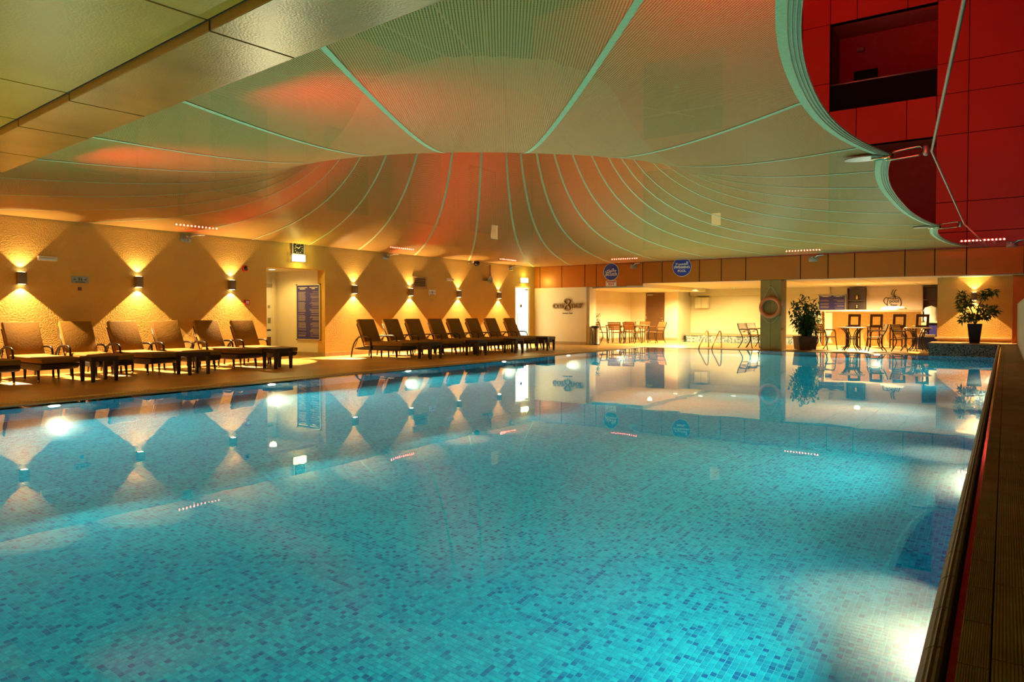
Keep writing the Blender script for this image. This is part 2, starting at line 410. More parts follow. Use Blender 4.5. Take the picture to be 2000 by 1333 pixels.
while y < PY1 + 0.36:
    gr.box(PX0 - 0.375, PX0 - 0.22, y, y + 0.034, -0.03, 0.004); y += 0.05
x = PX0 - 0.2
for k in range(2): gr.box(PX0 - 0.2, -1.85, PY1 + 0.205 + k * 0.175, PY1 + 0.225 + k * 0.175, -0.04, -0.002)
while x < -1.9:
    gr.box(x, x + 0.03, PY1 + 0.225, PY1 + 0.38, -0.03, -0.002); x += 0.05
grate = gr.obj('overflow_grate', 'grate'); tag(grate, 'pale slotted overflow grate along the pool edge', 'grate', kind='structure')

basin = MB().box(PX0 - 0.2, PX1 + 0.05, PY0, PY1 + 0.2, ZF - 0.2, ZF).obj('pool_basin', 'pf'); struct(basin, 'swimming pool basin floor laid with aqua mosaic')
struct(box('wall_pool_left', 'pwy', PX0 - 0.2, PX0, PY0, PY1 + 0.2, ZF, -0.03))
struct(box('wall_pool_right', 'pwy', PX1 + 0.05, PX1 + 0.10, PY0, 24.2, ZF, RZ - 0.06))
struct(box('wall_pool_end', 'pwx', PX0, PX1 + 0.05, PY1, PY1 + 0.2, ZF, -0.03))
struct(box('wall_pool_near', 'pwx', PX0, PX1 + 0.05, PY0 - 0.2, PY0, ZF, 0.0))
wt = MB().add([(PX0, PY0, ZW), (PX1 + 0.05, PY0, ZW), (PX1 + 0.05, PY1, ZW), (PX0, PY1, ZW)], [(0, 1, 2, 3)]).obj('pool_water', 'water')
struct(wt, 'still clear turquoise pool water mirroring the lit walls')

# single mosaic tiles near the camera (raised over the grout), the nearest ones as parts
rot = cam.rotation_euler.to_matrix().to_4x4(); rot.translation = cam.location
cam_m = rot.inverted()
cells = []
for i in range(int(-9.0 / TS), int(-0.2 / TS)):
    for j in range(int(-0.4 / TS), int(7.4 / TS)):
        x = (i + 0.5) * TS; y = (j + 0.5) * TS
        q = cam_m @ Vector((x, y, ZF)); d = -q.z
        if d < 2.9 or d > 5.0: continue      # the stretch of floor that shows largest through the water
        u = 1000 + 1390 * q.x / d
        if -30 < u < 1880: cells.append((d, x, y))
cells.sort()
h = TS * 0.43
tm = bpy.data.meshes.new('mosaic_tile')
b0 = MB().box(-h, h, -h, h, 0.0, 0.0035)
tm.from_pydata(b0.v, [], b0.f); tm.materials.append(M['pf'])
for (d, x, y) in cells[:300]:
    o = bpy.data.objects.new('mosaic_tile', tm); COL.objects.link(o); o.parent = basin; o.location = (x, y, ZF)
mb = MB()
for (d, x, y) in cells[300:]:
    z1 = ZF + 0.0035
    n = len(mb.v)
    mb.v += [(x - h, y - h, ZF), (x + h, y - h, ZF), (x + h, y + h, ZF), (x - h, y + h, ZF), (x - h, y - h, z1), (x + h, y - h, z1), (x + h, y + h, z1), (x - h, y + h, z1)]
    mb.f += [(n + 4, n + 5, n + 6, n + 7), (n, n + 1, n + 5, n + 4), (n + 1, n + 2, n + 6, n + 5), (n + 2, n + 3, n + 7, n + 6), (n + 3, n, n + 4, n + 7)]
me = bpy.data.meshes.new('mosaic_field'); me.from_pydata(mb.v, [], mb.f); me.materials.append(M['pf'])
o = bpy.data.objects.new('mosaic_field', me); COL.objects.link(o); o.parent = basin; o['kind'] = 'stuff'

# ------------------------------------------------------------------ raised right-hand deck
rd = struct(MB().box(-0.075, 1.6, -3.0, 33.0, -0.3, RZ - 0.012).obj('floor_right', 'dark'), 'raised deck strip of ribbed brown tiles beside the pool')
gut = struct(MB().box(PX1 + 0.05, -0.075, -3.0, 24.6, -0.3, RZ - 0.035).obj('trim_3', 'coping'), 'shallow wet gutter behind the rounded pool edge')
M['gutter'] = mat('wet_gutter', (0.16, 0.075, 0.03), 0.12, var=0.3, scale=9, spec=0.7)
gut.data.materials[0] = M['gutter']
def ribtile(x0, x1, ln, ribs, m, name):
    b = MB(); wd = x1 - x0; n = ribs
    prof = []
    for k in range(n):
        a = x0 + wd * (k + 0.08) / n; c = x0 + wd * (k + 0.62) / n; e = x0 + wd * (k + 0.92) / n
        prof += [(a, 0.0), (a + (c - a) * 0.2, 0.0018), (c, 0.0018), (e, 0.0)]
    poly = [(x0, -0.012)] + [(x0, 0.0)] + prof + [(x1, 0.0), (x1, -0.012)]
    b.prism(list(reversed(poly)), 0.003, ln - 0.003)
    me = b.obj('tmp', m).data; me.name = name
    bpy.data.objects.remove(bpy.data.objects['tmp']); return me
t1 = ribtile(-0.088, -0.022, 0.30, 12, 'deckdark', 'ribbed_strip_tile')
t2 = ribtile(-0.018, 0.30, 0.60, 40, 'deckdark', 'ribbed_tile')
t3 = ribtile(0.305, 0.90, 0.60, 40, 'deckdark', 'ribbed_tile_outer')
y = 0.85
while y < 24.4:
    o = bpy.data.objects.new('ribbed_tile', t1); COL.objects.link(o); o.parent = rd; o.location = (0, y, RZ); y += 0.30
y = 0.92
while y < 24.9:
    o = bpy.data.objects.new('ribbed_tile', t2); COL.objects.link(o); o.parent = rd; o.location = (0, y, RZ); y += 0.60
# rounded ribbed nosing tiles
nz = struct(MB().box(PX1 + 0.052, PX1 + 0.06, -1.0, 24.2, 0.0, RZ - 0.03).obj('trim_4', 'dark'), 'edge course of rounded ribbed nosing tiles')
prof = [(PX1 + 0.05, 0.25), (PX1 + 0.012, 0.262), (PX1, 0.285), (PX1 + 0.002, 0.312), (PX1 + 0.012, 0.330), (PX1 + 0.028, RZ), (PX1 + 0.050, RZ), (PX1 + 0.058, RZ - 0.03)]
b = MB()
# small studs: nosing tile with raised ridges along its length
pp = []
for (a, c) in zip(prof[:-1], prof[1:]):
    for t in (0, 0.34, 0.67):
        pp.append((a[0] + (c[0] - a[0]) * t, a[1] + (c[1] - a[1]) * t))
pp.append(prof[-1])
cxn, czn = PX1 + 0.05, 0.29
pr = []
for i, p in enumerate(pp):
    k = 0.0013 if i % 2 else -0.0006
    d = Vector((p[0] - cxn, p[1] - czn)); d.normalize(); pr.append((p[0] + d.x * k, p[1] + d.y * k))
b.prism(pr, 0.004, 0.296)
nm = b.obj('tmp', 'nosing').data; nm.name = 'nosing_tile'; bpy.data.objects.remove(bpy.data.objects['tmp'])
y = 0.62
while y < 23.9:
    o = bpy.data.objects.new('nosing_tile', nm); COL.objects.link(o); o.parent = nz; o.location = (0, y, 0); y += 0.30
# ------------------------------------------------------------------ mosaic ledge at the far right corner
lg = struct(MB().box(-1.83, PX1 + 0.06, 23.9, 25.6, ZF, RZ - 0.02).obj('wall_ledge', 'ledge'), 'grey mosaic ledge standing at the end of the pool')
box('ledge_cap', 'coping', -1.86, 0.3, 23.87, 25.6, RZ - 0.02, RZ, lg)
wp = struct(box('wall_plant', 'cream', -1.74, 0.16, 25.6, 25.8, 0.0, 2.32), 'short beige wall behind the potted plant')
wp.data.materials[0] = M['wall']
box('wall_shelf', 'countertop', -1.80, 0.14, 25.50, 25.6, 0.42, 0.47, wp)
struct(box('wall_end_right', 'cladding', 0.16, 1.7, 25.0, 25.3, 0.0, 3.0), 'brown clad wall end beside the fence')
fn = thing('slat_fence', 'pale upright slat fence along the right deck edge', 'fence', (0.27, 0, RZ))
y = 24.7; k = 0
while y > 11.0:
    box('slat', 'fence', 0, 0.025, y - 0.26, y, 0.03, 1.14, fn); y -= 0.33
box('rail', 'fence', 0.03, 0.06, 11.0, 24.8, 0.15, 0.21, fn); box('rail', 'fence', 0.03, 0.06, 11.0, 24.8, 0.95, 1.01, fn)

# ------------------------------------------------------------------ left wall with recess and lit door
wl = MB(); ZT = 3.5
for (y0, y1, z0, z1) in ((-3, 11.4, 0, ZT), (13.3, 22.6, 0, ZT), (23.67, YB + 0.3, 0, ZT), (11.4, 13.3, 2.41, ZT), (22.6, 23.67, 2.26, ZT)):
    wl.box(XW - 0.3, XW, y0, y1, z0, z1)
struct(wl.obj('wall_left', 'wall'), 'long textured beige wall lit by up and down lights')
sk = MB()
for (y0, y1) in ((-3, 11.4), (13.3, 22.6), (23.67, YB)): sk.box(XW, XW + 0.015, y0, y1, 0, 0.11)
sk.box(-17.7, XW + 0.015, 13.285, 13.3, 0, 0.11)
struct(sk.obj('baseboard_left', 'skirt'))
rc = MB().box(-17.7, XW - 0.3, 13.3, 13.45, 0, 2.5).box(-17.85, -17.7, 11.2, 13.45, 0, 2.5).box(-17.7, XW - 0.3, 11.2, 11.4, 0, 2.5).box(-17.85, XW - 0.3, 11.2, 13.45, 2.42, 2.55)
struct(rc.obj('wall_recess', 'cream'), 'cream painted entrance recess in the left wall')
d1 = struct(box('door_1', 'white', -17.70, -17.66, 12.30, 13.12, 0.0, 2.12), 'white service door inside the entrance recess')
box('door_frame', 'cream', -17.70, -17.63, 13.12, 13.20, 0.0, 2.2, d1)
box('door_closer', 'galv', -17.66, -17.60, 12.86, 13.10, 1.98, 2.07, d1)
box('push_plate', 'galv', -17.66, -17.65, 12.98, 13.08, 0.92, 1.08, d1)
box('door_sign', 'galv', -17.66, -17.65, 12.98, 13.06, 1.36, 1.44, d1)
box('stripe', 'black', -17.66, -17.652, 12.6, 13.08, 0.70, 0.74, d1); box('kick_panel', 'doorwood', -17.66, -17.652, 12.6, 13.08, 0.1, 0.52, d1)
d2 = struct(box('door_2', 'litdoor', XW - 0.06, XW - 0.02, 22.66, 23.55, 0.01, 2.20), 'bright glowing white glazed door at the end of the left wall')
box('door_frame', 'cream', XW - 0.1, XW + 0.01, 22.60, 22.66, 0, 2.26, d2); box('door_frame', 'cream', XW - 0.1, XW + 0.01, 23.55, 23.67, 0, 2.26, d2); box('door_frame', 'cream', XW - 0.1, XW + 0.01, 22.66, 23.55, 2.20, 2.26, d2)
box('door_sign', 'bronze', XW - 0.02, XW - 0.01, 23.0, 23.12, 1.44, 1.56, d2); box('door_closer', 'bronze', XW - 0.02, XW + 0.03, 23.32, 23.5, 2.12, 2.17, d2)
MB().tube([(XW + 0.03, 22.74, 0.55), (XW + 0.03, 22.74, 1.2)], 0.014).obj('handle', 'bronze', d2)
struct(box('wall_near', 'wall', -15.4, 2.2, -3.4, -3.2, 0, 3.05), 'textured wall under the eave behind the near pool end')
# upper building over the left wall (dim, seen through the fabric)
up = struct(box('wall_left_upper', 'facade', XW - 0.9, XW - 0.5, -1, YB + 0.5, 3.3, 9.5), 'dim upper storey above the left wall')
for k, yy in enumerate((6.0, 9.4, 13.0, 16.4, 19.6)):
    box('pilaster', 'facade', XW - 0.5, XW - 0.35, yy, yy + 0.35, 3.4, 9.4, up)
    f = box('window', 'dark', XW - 0.5, XW - 0.46, yy + 0.8, yy + 2.4, 4.2, 6.6, up)
    box('pane', 'glassdark', XW - 0.46, XW - 0.44, yy + 0.86, yy + 2.34, 4.26, 6.54, f)
f = box('window', 'dark', XW - 0.5, XW - 0.46, 21.65, 22.15, 4.0, 4.6, up); box('pane', 'litwin', XW - 0.46, XW - 0.44, 21.69, 22.11, 4.04, 4.56, f)

# ------------------------------------------------------------------ back fascia, facade, columns
JX = [-15.62, -15.28, -14.28, -13.25, -12.76, -10.86, -10.11, -8.74, -7.97, -7.15, -5.41, -4.59, -3.83, -2.47, -1.71, -0.93, 0.40, 1.70]
fz = struct(MB().box(-15.6, -11.66, YB + 0.03, YB + 0.35, 2.22, 3.06).box(-11.66, 1.7, YB + 0.03, YB + 0.35, 2.31, 3.06).obj('wall_fascia', 'dark'), 'brown metal fascia band above the bar opening')
for a, c in zip(JX[:-1], JX[1:]):
    zb = 2.22 if c < -11 else 2.31
    if a < -11.6 and c > -11.6: zb = 2.225
    box('panel', 'cladding', a + 0.014, c - 0.014, YB, YB + 0.03, zb, 3.055, fz)
fc = MB(); RZS = [3.055, 3.53, 4.40, 6.33, 7.50, 8.38, 10.20, 11.3, 13.0]
def is_open(a, c, z0, z1):
    for (xa, xb) in ((-4.66, -1.70), (-10.90, -7.94)):
        if a >= xa - 0.02 and c <= xb + 0.02:
            if z0 >= 7.49 and z1 <= 10.21: return True
            if z0 >= 4.39 and z1 <= 6.34: return True
            if z0 >= 3.5 and z1 <= 4.41: return True
    return False
pl = []
for a, c in zip(JX[:-1], JX[1:]):
    for z0, z1 in zip(RZS[:-1], RZS[1:]):
        if is_open(a, c, z0, z1): continue
        fc.box(a, c, YB + 0.03, YB + 0.25, z0, z1); pl.append((a, c, z0, z1))
fa = struct(fc.obj('wall_facade', 'dark'), 'clad building facade rising above the canopy under red light')
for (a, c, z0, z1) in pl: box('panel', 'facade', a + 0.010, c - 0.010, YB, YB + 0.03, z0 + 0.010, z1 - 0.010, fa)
for (xa, xb) in ((-4.59, -1.71), (-10.86, -7.97)):
    for (z0, z1) in ((3.53, 6.33), (7.5, 10.2)):
        r = MB().box(xa, xb, YB + 1.5, YB + 1.6, z0 - 0.1, z1 + 0.1).box(xa - 0.1, xa, YB + 0.25, YB + 1.6, z0 - 0.1, z1 + 0.1).box(xb, xb + 0.1, YB + 0.25, YB + 1.6, z0 - 0.1, z1 + 0.1)
        r.box(xa, xb, YB + 0.05, YB + 1.6, z0 - 0.1, z0).box(xa, xb, YB + 0.05, YB + 1.6, z1, z1 + 0.1)
        rr = r.obj('loggia', 'darkroom', fa)
        if z0 > 7:
            box('parapet', 'glassdark', xa, xb, YB + 0.10, YB + 0.16, z0, z0 + 0.80, rr)
            MB().tube([(xa, YB + 0.12, z0 + 0.84), (xb, YB + 0.12, z0 + 0.84)], 0.025).obj('handrail', 'galv', rr)
            box('window', 'glassdark', xa + 0.45, xa + 1.15, YB + 1.44, YB + 1.5, z0 + 0.8, z0 + 1.55, rr)
            box('wall_lamp', 'galv', xa + 0.55, xa + 0.75, YB + 1.3, YB + 1.5, z0 + 2.15, z0 + 2.25, rr)
struct(box('window_1', 'litwin', -8.82, -8.50, YB + 1.44, YB + 1.49, 4.40, 4.84), 'small lit window seen through the fabric')
# corner block with the bar name on it
cb = struct(MB().box(-15.6, -13.2, YB + 0.02, YB + 0.5, 0, 2.22).box(-13.4, -13.1, YB + 0.1, 24.6, 0, 2.3).obj('wall_corner', 'cream'), 'pale corner wall carrying the raised bar name')
struct(box('baseboard_corner', 'skirt', -15.5, -13.2, YB, YB + 0.02, 0, 0.11))
clm = struct(box('wall_column', 'colstone', -6.66, -6.02, 24.05, 24.75, 0, 2.32), 'tiled square column at the pool edge')
for (z0, z1) in ((0.02, 0.78), (0.79, 1.55), (1.56, 2.30)):
    box('tile', 'colstone', -6.67, -6.345, 24.038, 24.05, z0, z1, clm); box('tile', 'colstone', -6.335, -6.01, 24.038, 24.05, z0, z1, clm)
# ------------------------------------------------------------------ rooms behind
ce = MB().box(-16.0, -11.0, YB + 0.35, 31.0, 2.17, 2.4).box(-11.0, 1.7, YB + 0.35, 33.0, 2.31, 2.45)
cei = struct(ce.obj('ceiling', 'ceil'), 'cream ceiling with round downlights over the bar')
for k in range(5): box('ceiling_joint', 'skirt', -6.0 + k * 1.1, -5.985 + k * 1.1, YB + 0.4, 31.9, 2.306, 2.311, cei)
ba = MB().box(-16.0, -12.25, 30.4, 30.6, 0, 2.3).box(-14.6, -14.35, YB + 0.5, 30.4, 0, 2.3).box(-12.25, -12.05, 30.4, 32.0, 0, 2.4).box(-12.25, 1.7, 32.0, 32.2, 0, 2.45)
struct(ba.obj('wall_back', 'cream'), 'cream back walls of the bar and spa rooms')
struct(MB().box(-14.35, -13.7, 30.385, 30.4, 0, 0.11).box(-14.35, -14.335, 24.6, 30.4, 0, 0.11).box(-12.7, -12.05, 30.385, 30.4, 0, 0.11).obj('baseboard_back', 'skirt'))
d3 = struct(box('door_3', 'doorwood', -13.56, -12.68, 30.34, 30.40, 0.0, 2.13), 'dark brown door beside the wooden chairs')
box('door_closer', 'galv', -13.48, -13.2, 30.28, 30.34, 2.02, 2.09, d3); MB().tube([(-12.95, 30.30, 1.0), (-12.75, 30.30, 1.0), (-12.75, 30.35, 1.0)], 0.012).obj('handle', 'chrome', d3)
box('lock_plate', 'chrome', -12.78, -12.72, 30.32, 30.34, 0.84, 0.90, d3)
box('hinge', 'chrome', -13.56, -13.53, 30.32, 30.34, 0.25, 0.37, d3); box('hinge', 'chrome', -13.56, -13.53, 30.32, 30.34, 0.95, 1.07, d3)
# spa
sp = struct(MB().box(-11.9, -6.0, 31.0, 31.25, -0.6, 0.22).obj('wall_spa', 'jac'), 'mosaic back edge of the small spa pool')
box('spa_ledge', 'skirt', -11.95, -6.0, 30.97, 32.0, 0.22, 0.30, sp); box('spa_end', 'black', -11.95, -11.88, 30.85, 31.0, 0.0, 0.2, sp)
struct(MB().add([(-11.3, 28.7, 0.006), (-6.0, 28.7, 0.006), (-6.0, 31.0, 0.006), (-11.9, 31.0, 0.006)], [(0, 1, 2, 3)]).obj('spa_water', 'water'), 'pale green spa water')
M['spafloor'] = mat('spa_floor', (0.30, 0.62, 0.55), 0.4)
struct(MB().add([(-11.3, 28.7, 0.003), (-6.0, 28.7, 0.003), (-6.0, 31.0, 0.003), (-11.9, 31.0, 0.003)], [(0, 1, 2, 3)]).obj('floor_spa', 'spafloor'))
ac = tag(MB().box(-11.75, -11.15, 31.7, 32.0, 1.45, 1.95).obj('wall_cabinet', 'cream', bevel=0.015), 'square cream cabinet high on the spa room wall', 'cabinet')
box('cabinet_seam', 'skirt', -11.46, -11.45, 31.692, 31.70, 1.46, 1.94, ac)
struct(MB().box(-12.0, -6.0, 31.75, 32.0, 2.02, 2.31).obj('trim_5', 'ceil'), 'boxed beam along the spa ceiling')

# ------------------------------------------------------------------ near soffit, top left
ang = math.atan2(-0.63, 7.9)      # the eave runs slightly oblique
so = struct(MB().box(-14, 4.5, -0.61, 0.0, 3.006, 3.35).box(-14, 4.5, -6.0, -0.61, 3.07, 3.35).obj('ceiling_eave', 'dark'), 'metal clad eave over the near end of the pool')
so.location = (0, 2.94, 0); so.rotation_euler = (0, 0, ang)
jx = [-14, -12.2, -10.6, -9.22, -7.79, -6.5, -4.15, -1.85, 0.5, 2.8, 4.5]
for a, c in zip(jx[:-1], jx[1:]):
    box('panel', 'soffitwet', a + 0.012, c - 0.012, -0.61, 0.0, 3.0, 3.006, so)
    box('panel', 'cladding', a + 0.012, c - 0.012, -0.614, -0.606, 3.004, 3.07, so)
    box('panel', 'soffit', a + 0.012, c - 0.012, -2.3, -0.635, 3.064, 3.07, so)
    box('panel', 'soffit', a + 0.012, c - 0.012, -3.9, -2.32, 3.064, 3.07, so)
    box('panel', 'cladding', a + 0.012, c - 0.012, 0.0, 0.008, 3.0, 3.35, so)
# ------------------------------------------------------------------ tensile mesh canopy
CX, CY = -9.52, 12.9; ZRING = 6.0; RRING = 2.8; ZPEAK = 6.35
bd = []
def seg(p, q, n, sag=0.0, ex=2.0):
    for i in range(n):
        t = i / n
        x = p[0] + (q[0] - p[0]) * t; yv = p[1] + (q[1] - p[1]) * t; z = p[2] + (q[2] - p[2]) * t
        bd.append((x - sag * (1 - abs(2 * t - 1) ** ex), yv, z))
K1 = (-1.2, 10.03, 3.2); K2 = (-1.25, 18.75, 3.2)
seg((-15.5, 4.20, 3.06), (-0.45, 3.0, 3.16), 80)
seg((-0.45, 3.0, 3.16), K1, 60, 0.58, 2.2)
seg(K1, K2, 60, 0.33, 2.6)
seg(K2, (-0.85, 23.92, 3.10), 40, 0.30, 2.2)
seg((-0.85, 23.92, 3.10), (-15.5, 23.92, 3.06), 90)
seg((-15.5, 23.92, 3.06), (-15.5, 4.20, 3.06), 110)
ba_ = sorted([(math.atan2(p[1] - CY, p[0] - CX) % (2 * PI), math.hypot(p[0] - CX, p[1] - CY), p[2]) for p in bd])
angs = [a for a, _, _ in ba_]
import bisect
def bnd(th):
    th = th % (2 * PI); i = bisect.bisect(angs, th)
    a0, r0, z0 = ba_[i - 1]; a1, r1, z1 = ba_[i % len(ba_)]
    if a1 < a0 or i == 0: a1 += 2 * PI
    if i == 0: a0 -= 0
    d = (th - a0) % (2 * PI); span = (a1 - a0) % (2 * PI)
    t = d / span if span > 1e-9 else 0
    return r0 + (r1 - r0) * t, z0 + (z1 - z0) * t
# relaxed membrane shape: weighted soap film between the flat edge and a raised ring
hg = 0.2
gx = np.arange(-15.5, -0.29, hg); gy = np.arange(2.9, 24.01, hg)
GX, GY = np.meshgrid(gx, gy, indexing='ij')
RG = np.hypot(GX - CX, GY - CY)
BR = np.interp((np.arctan2(GY - CY, GX - CX) % (2 * PI)), [a for a, _, _ in ba_], [r for _, r, _ in ba_], period=2 * PI)
GI = RG < BR; RI = RG < RRING
GZ = np.full(GX.shape, 3.06); GZ[RI] = ZRING
wg = np.maximum(RG, RRING) ** 2.06
wx = 0.5 * (wg[1:] + wg[:-1]); wy = 0.5 * (wg[:, 1:] + wg[:, :-1])
fr_ = GI & ~RI; fr_[0] = fr_[-1] = False; fr_[:, 0] = fr_[:, -1] = False
par_ = (np.add.outer(np.arange(len(gx)), np.arange(len(gy))) % 2 == 0)
den = np.ones_like(GZ); den[1:-1, 1:-1] = wx[1:, 1:-1] + wx[:-1, 1:-1] + wy[1:-1, 1:] + wy[1:-1, :-1]
for it in range(260):
    for pp in (par_, ~par_):
        NN = np.zeros_like(GZ)
        NN[1:-1, 1:-1] = wx[1:, 1:-1] * GZ[2:, 1:-1] + wx[:-1, 1:-1] * GZ[:-2, 1:-1] + wy[1:-1, 1:] * GZ[1:-1, 2:] + wy[1:-1, :-1] * GZ[1:-1, :-2]
        mm = fr_ & pp
        GZ[mm] += 1.85 * (NN[mm] / den[mm] - GZ[mm])
GZ = np.where(RI, ZRING + (ZPEAK - ZRING) * (1 - RG / RRING), GZ)
def S(th, rho, dz=0.0):
    R_, ze = bnd(th)
    x = CX + math.cos(th) * R_ * rho; y_ = CY + math.sin(th) * R_ * rho
    fi = min(max((x - gx[0]) / hg, 0), len(gx) - 1.001); fj = min(max((y_ - gy[0]) / hg, 0), len(gy) - 1.001)
    i = int(fi); j = int(fj); a_ = fi - i; b_ = fj - j
    zz = GZ[i, j] * (1 - a_) * (1 - b_) + GZ[i + 1, j] * a_ * (1 - b_) + GZ[i, j + 1] * (1 - a_) * b_ + GZ[i + 1, j + 1] * a_ * b_
    zz = float(zz) + (ze - 3.06) * rho ** 3
    if rho > 0.97: zz = zz + (ze - zz) * (rho - 0.97) / 0.03
    return Vector((x, y_, zz + dz))
can = thing('mesh_canopy', 'huge pale green mesh tent canopy stretched over the pool', 'canopy')
SE = [-60, -49.1, -36.3, -23.1, -12, -1.5, 10, 23, 35, 48, 56, 64, 73, 83, 93, 102.7, 111.2, 118.6, 131.4, 146.3, 165, 182, 198, 212, 225, 235, 246, 257, 268, 278.5, 290]
SE = [math.radians(a) for a in SE]
NR = 40; NA = 10
RHO = [0.035 + 0.965 * (i / NR) for i in range(NR + 1)]
def surf(name, m, pts, nu, parent, uvs=None):
    me = bpy.data.meshes.new(name); nv = len(pts) // nu
    fs = [(i * nu + j, i * nu + j + 1, (i + 1) * nu + j + 1, (i + 1) * nu + j) for i in range(nv - 1) for j in range(nu - 1)]
    me.from_pydata([tuple(p) for p in pts], [], fs)
    me.polygons.foreach_set('use_smooth', [True] * len(me.polygons))
    if uvs:
        ul = me.uv_layers.new(name='UVMap')
        for lp in me.loops: ul.data[lp.index].uv = uvs[lp.vertex_index]
    me.materials.append(M[m]); o = bpy.data.objects.new(name, me); COL.objects.link(o); o.parent = parent
    return o
for k in range(len(SE)):
    a0 = SE[k]; a1 = SE[(k + 1) % len(SE)]
    if a1 < a0: a1 += 2 * PI
    am = (a0 + a1) / 2; pts = []; uvs = []
    for rho in RHO:
        for j in range(NA + 1):
            th = a0 + (a1 - a0) * j / NA
            p = S(th, rho); pts.append(p); r_ = math.hypot(p.x - CX, p.y - CY)
            uvs.append((50 + math.sin(th - am) * r_, 50 + math.cos(th - am) * r_))
    surf('fabric_panel', 'fabric', pts, NA + 1, can, uvs)
for th in SE:
    pts = []; sd = Vector((-math.sin(th), math.cos(th), 0))
    for rho in RHO:
        p = S(th, rho, -0.006)
        w_ = 0.028
        pts += [p - sd * w_, p + sd * w_]
    surf('seam', 'seam', pts, 2, can)
# hem belt along the scalloped edge, in ridged webbing
n0 = 80; hem = bd[n0:n0 + 161] + [bd[(n0 + 160) % len(bd)]]
pts = []
for p in bd[n0:n0 + 160]:
    P = Vector(p); d = Vector((CX - P.x, CY - P.y, 0)); d.normalize(); d = Vector((-1, 0.0, 0))
    pts += [P + Vector((0.02, 0, -0.01)), P + d * 0.05 + Vector((0, 0, -0.016)), P + d * 0.15 + Vector((0, 0, -0.010))]
hb = surf('hem_belt', 'seam', pts, 3, can)
for off in (0.0, 0.03, 0.06, 0.09):
    MB().tube([(p[0] - off + 0.015, p[1], p[2] - 0.02) for p in bd[n0:n0 + 160:2]], 0.007, 5).obj('stitch_cord', 'rope' if off else 'cable', can)
MB().tube([S(2 * PI * k / 40, 0.036) for k in range(40)], 0.05, 6, closed=True).obj('peak_ring', 'galv', can)
for e in ((-2.5, 2.5, 6.7), (-5.5, 2.5, 6.7), (-9.5, 2.5, 6.7), (-8.9, 23.9, 8.0), (-15.9, 12, 7.5)):
    MB().tube([(CX, CY, ZPEAK + 0.1), e], 0.02, 5).obj('peak_cable', 'cable', can)
def shackle(K, sc, nm_x):
    x, yv, z = K
    MB().add([(x - 0.30 * sc + 0.26 * sc * math.cos(t * PI / 8) * 0.9, yv + 0.16 * sc * math.sin(t * PI / 8), z - 0.035) for t in range(16)] + [(x - 0.30 * sc + 0.26 * sc * math.cos(t * PI / 8) * 0.9, yv + 0.16 * sc * math.sin(t * PI / 8), z - 0.02) for t in range(16)],
             [tuple(range(16)), tuple(range(31, 15, -1))] + [(i, (i + 1) % 16, 16 + (i + 1) % 16, 16 + i) for i in range(16)]).obj('corner_plate', 'galv', can)
    b = MB(); 
    b.tube([(x - 0.22, yv, z - 0.05), (x + 0.02, yv, z - 0.045)], 0.022 * sc); b.lathe([(0.04 * sc, -0.05), (0.04 * sc, 0.05)], 6, (x - 0.02, yv, z - 0.045), 'x')
    b.obj('clamp_bolt', 'brass', can)
    lp = [(x - 0.02, yv - 0.03, z - 0.085)] + [(nm_x - 0.06, yv - 0.03, z - 0.065), (nm_x, yv - 0.02, z - 0.045), (nm_x + 0.02, yv, z), (nm_x, yv + 0.02, z + 0.045), (nm_x - 0.06, yv + 0.03, z + 0.055), (x - 0.02, yv + 0.03, z + 0.02)]
    MB().tube(smooth_path(lp, 3), 0.013 * sc, 6).obj('shackle', 'brass', can)
    MB().lathe([(0.02, -0.06), (0.03, -0.05), (0.03, 0.05), (0.02, 0.06)], 8, (nm_x + 0.05, yv, z - 0.01)).obj('cable_clamp', 'galv', can)
shackle(K1, 1.0, -0.87); shackle(K2, 1.0, -0.90)
cb_ = MB().tube([(0.04, 3.02, 3.2), (-0.24, 5.41, 3.2), (-0.77, 10.16, 3.2), (-0.78, 18.74, 3.2), (-0.42, 23.98, 3.07)], 0.016, 8).obj('support_cable', 'cable')
tag(cb_, 'steel wire rope holding the canopy corners in front of the red facade', 'cable')

# ------------------------------------------------------------------ red light bars and canopy brackets
ledm = None
def led_bar(loc, rz, label, tilt=0.80, power=1.0):
    t = thing('led_bar', label, 'light', loc, rz, 'red light bars around the canopy')
    box('housing', 'galv', -0.54, 0.54, 0.0, 0.07, -0.035, 0.035, t)
    box('mount', 'galv', -0.3, -0.25, 0.02, 0.16, -0.09, -0.035, t); box('mount', 'galv', 0.25, 0.3, 0.02, 0.16, -0.09, -0.035, t)
    for k in range(12):
        MB().lathe([(0.0, -0.012), (0.014, -0.008), (0.018, 0.0)], 8, (-0.495 + 0.09 * k, 0.0, 0.0), 'y').obj('led', 'led', t)
    a = light('led_glow', 'AREA', (0, -0.03, 0.05), W_RED * power, C_RED, t, (-(tilt + PI / 2), 0, 0), shape='RECTANGLE', size=1.05, size_y=0.05)
    a.data.spread = math.radians(100)
    return t
LW = XW + 0.18
led_bar((LW, 9.40, 3.21), PI / 2, 'red light bar on the left wall above the lounge chairs, left of the exit sign')
led_bar((LW, 16.2, 3.22), PI / 2, 'red light bar on the left wall above the air vent')
led_bar((LW, 21.9, 3.22), PI / 2, 'red light bar behind the fabric at the far left corner')
led_bar((-11.5, YB - 0.2, 3.21), 0, 'red light bar behind the fabric above the jacuzzi sign')
led_bar((-5.3, YB - 0.2, 3.20), 0, 'red light bar seen through the fabric above the column')
led_bar((-0.55, YB - 0.2, 3.25), 0, 'glaring red light bar at the right end of the fascia', power=0.6)
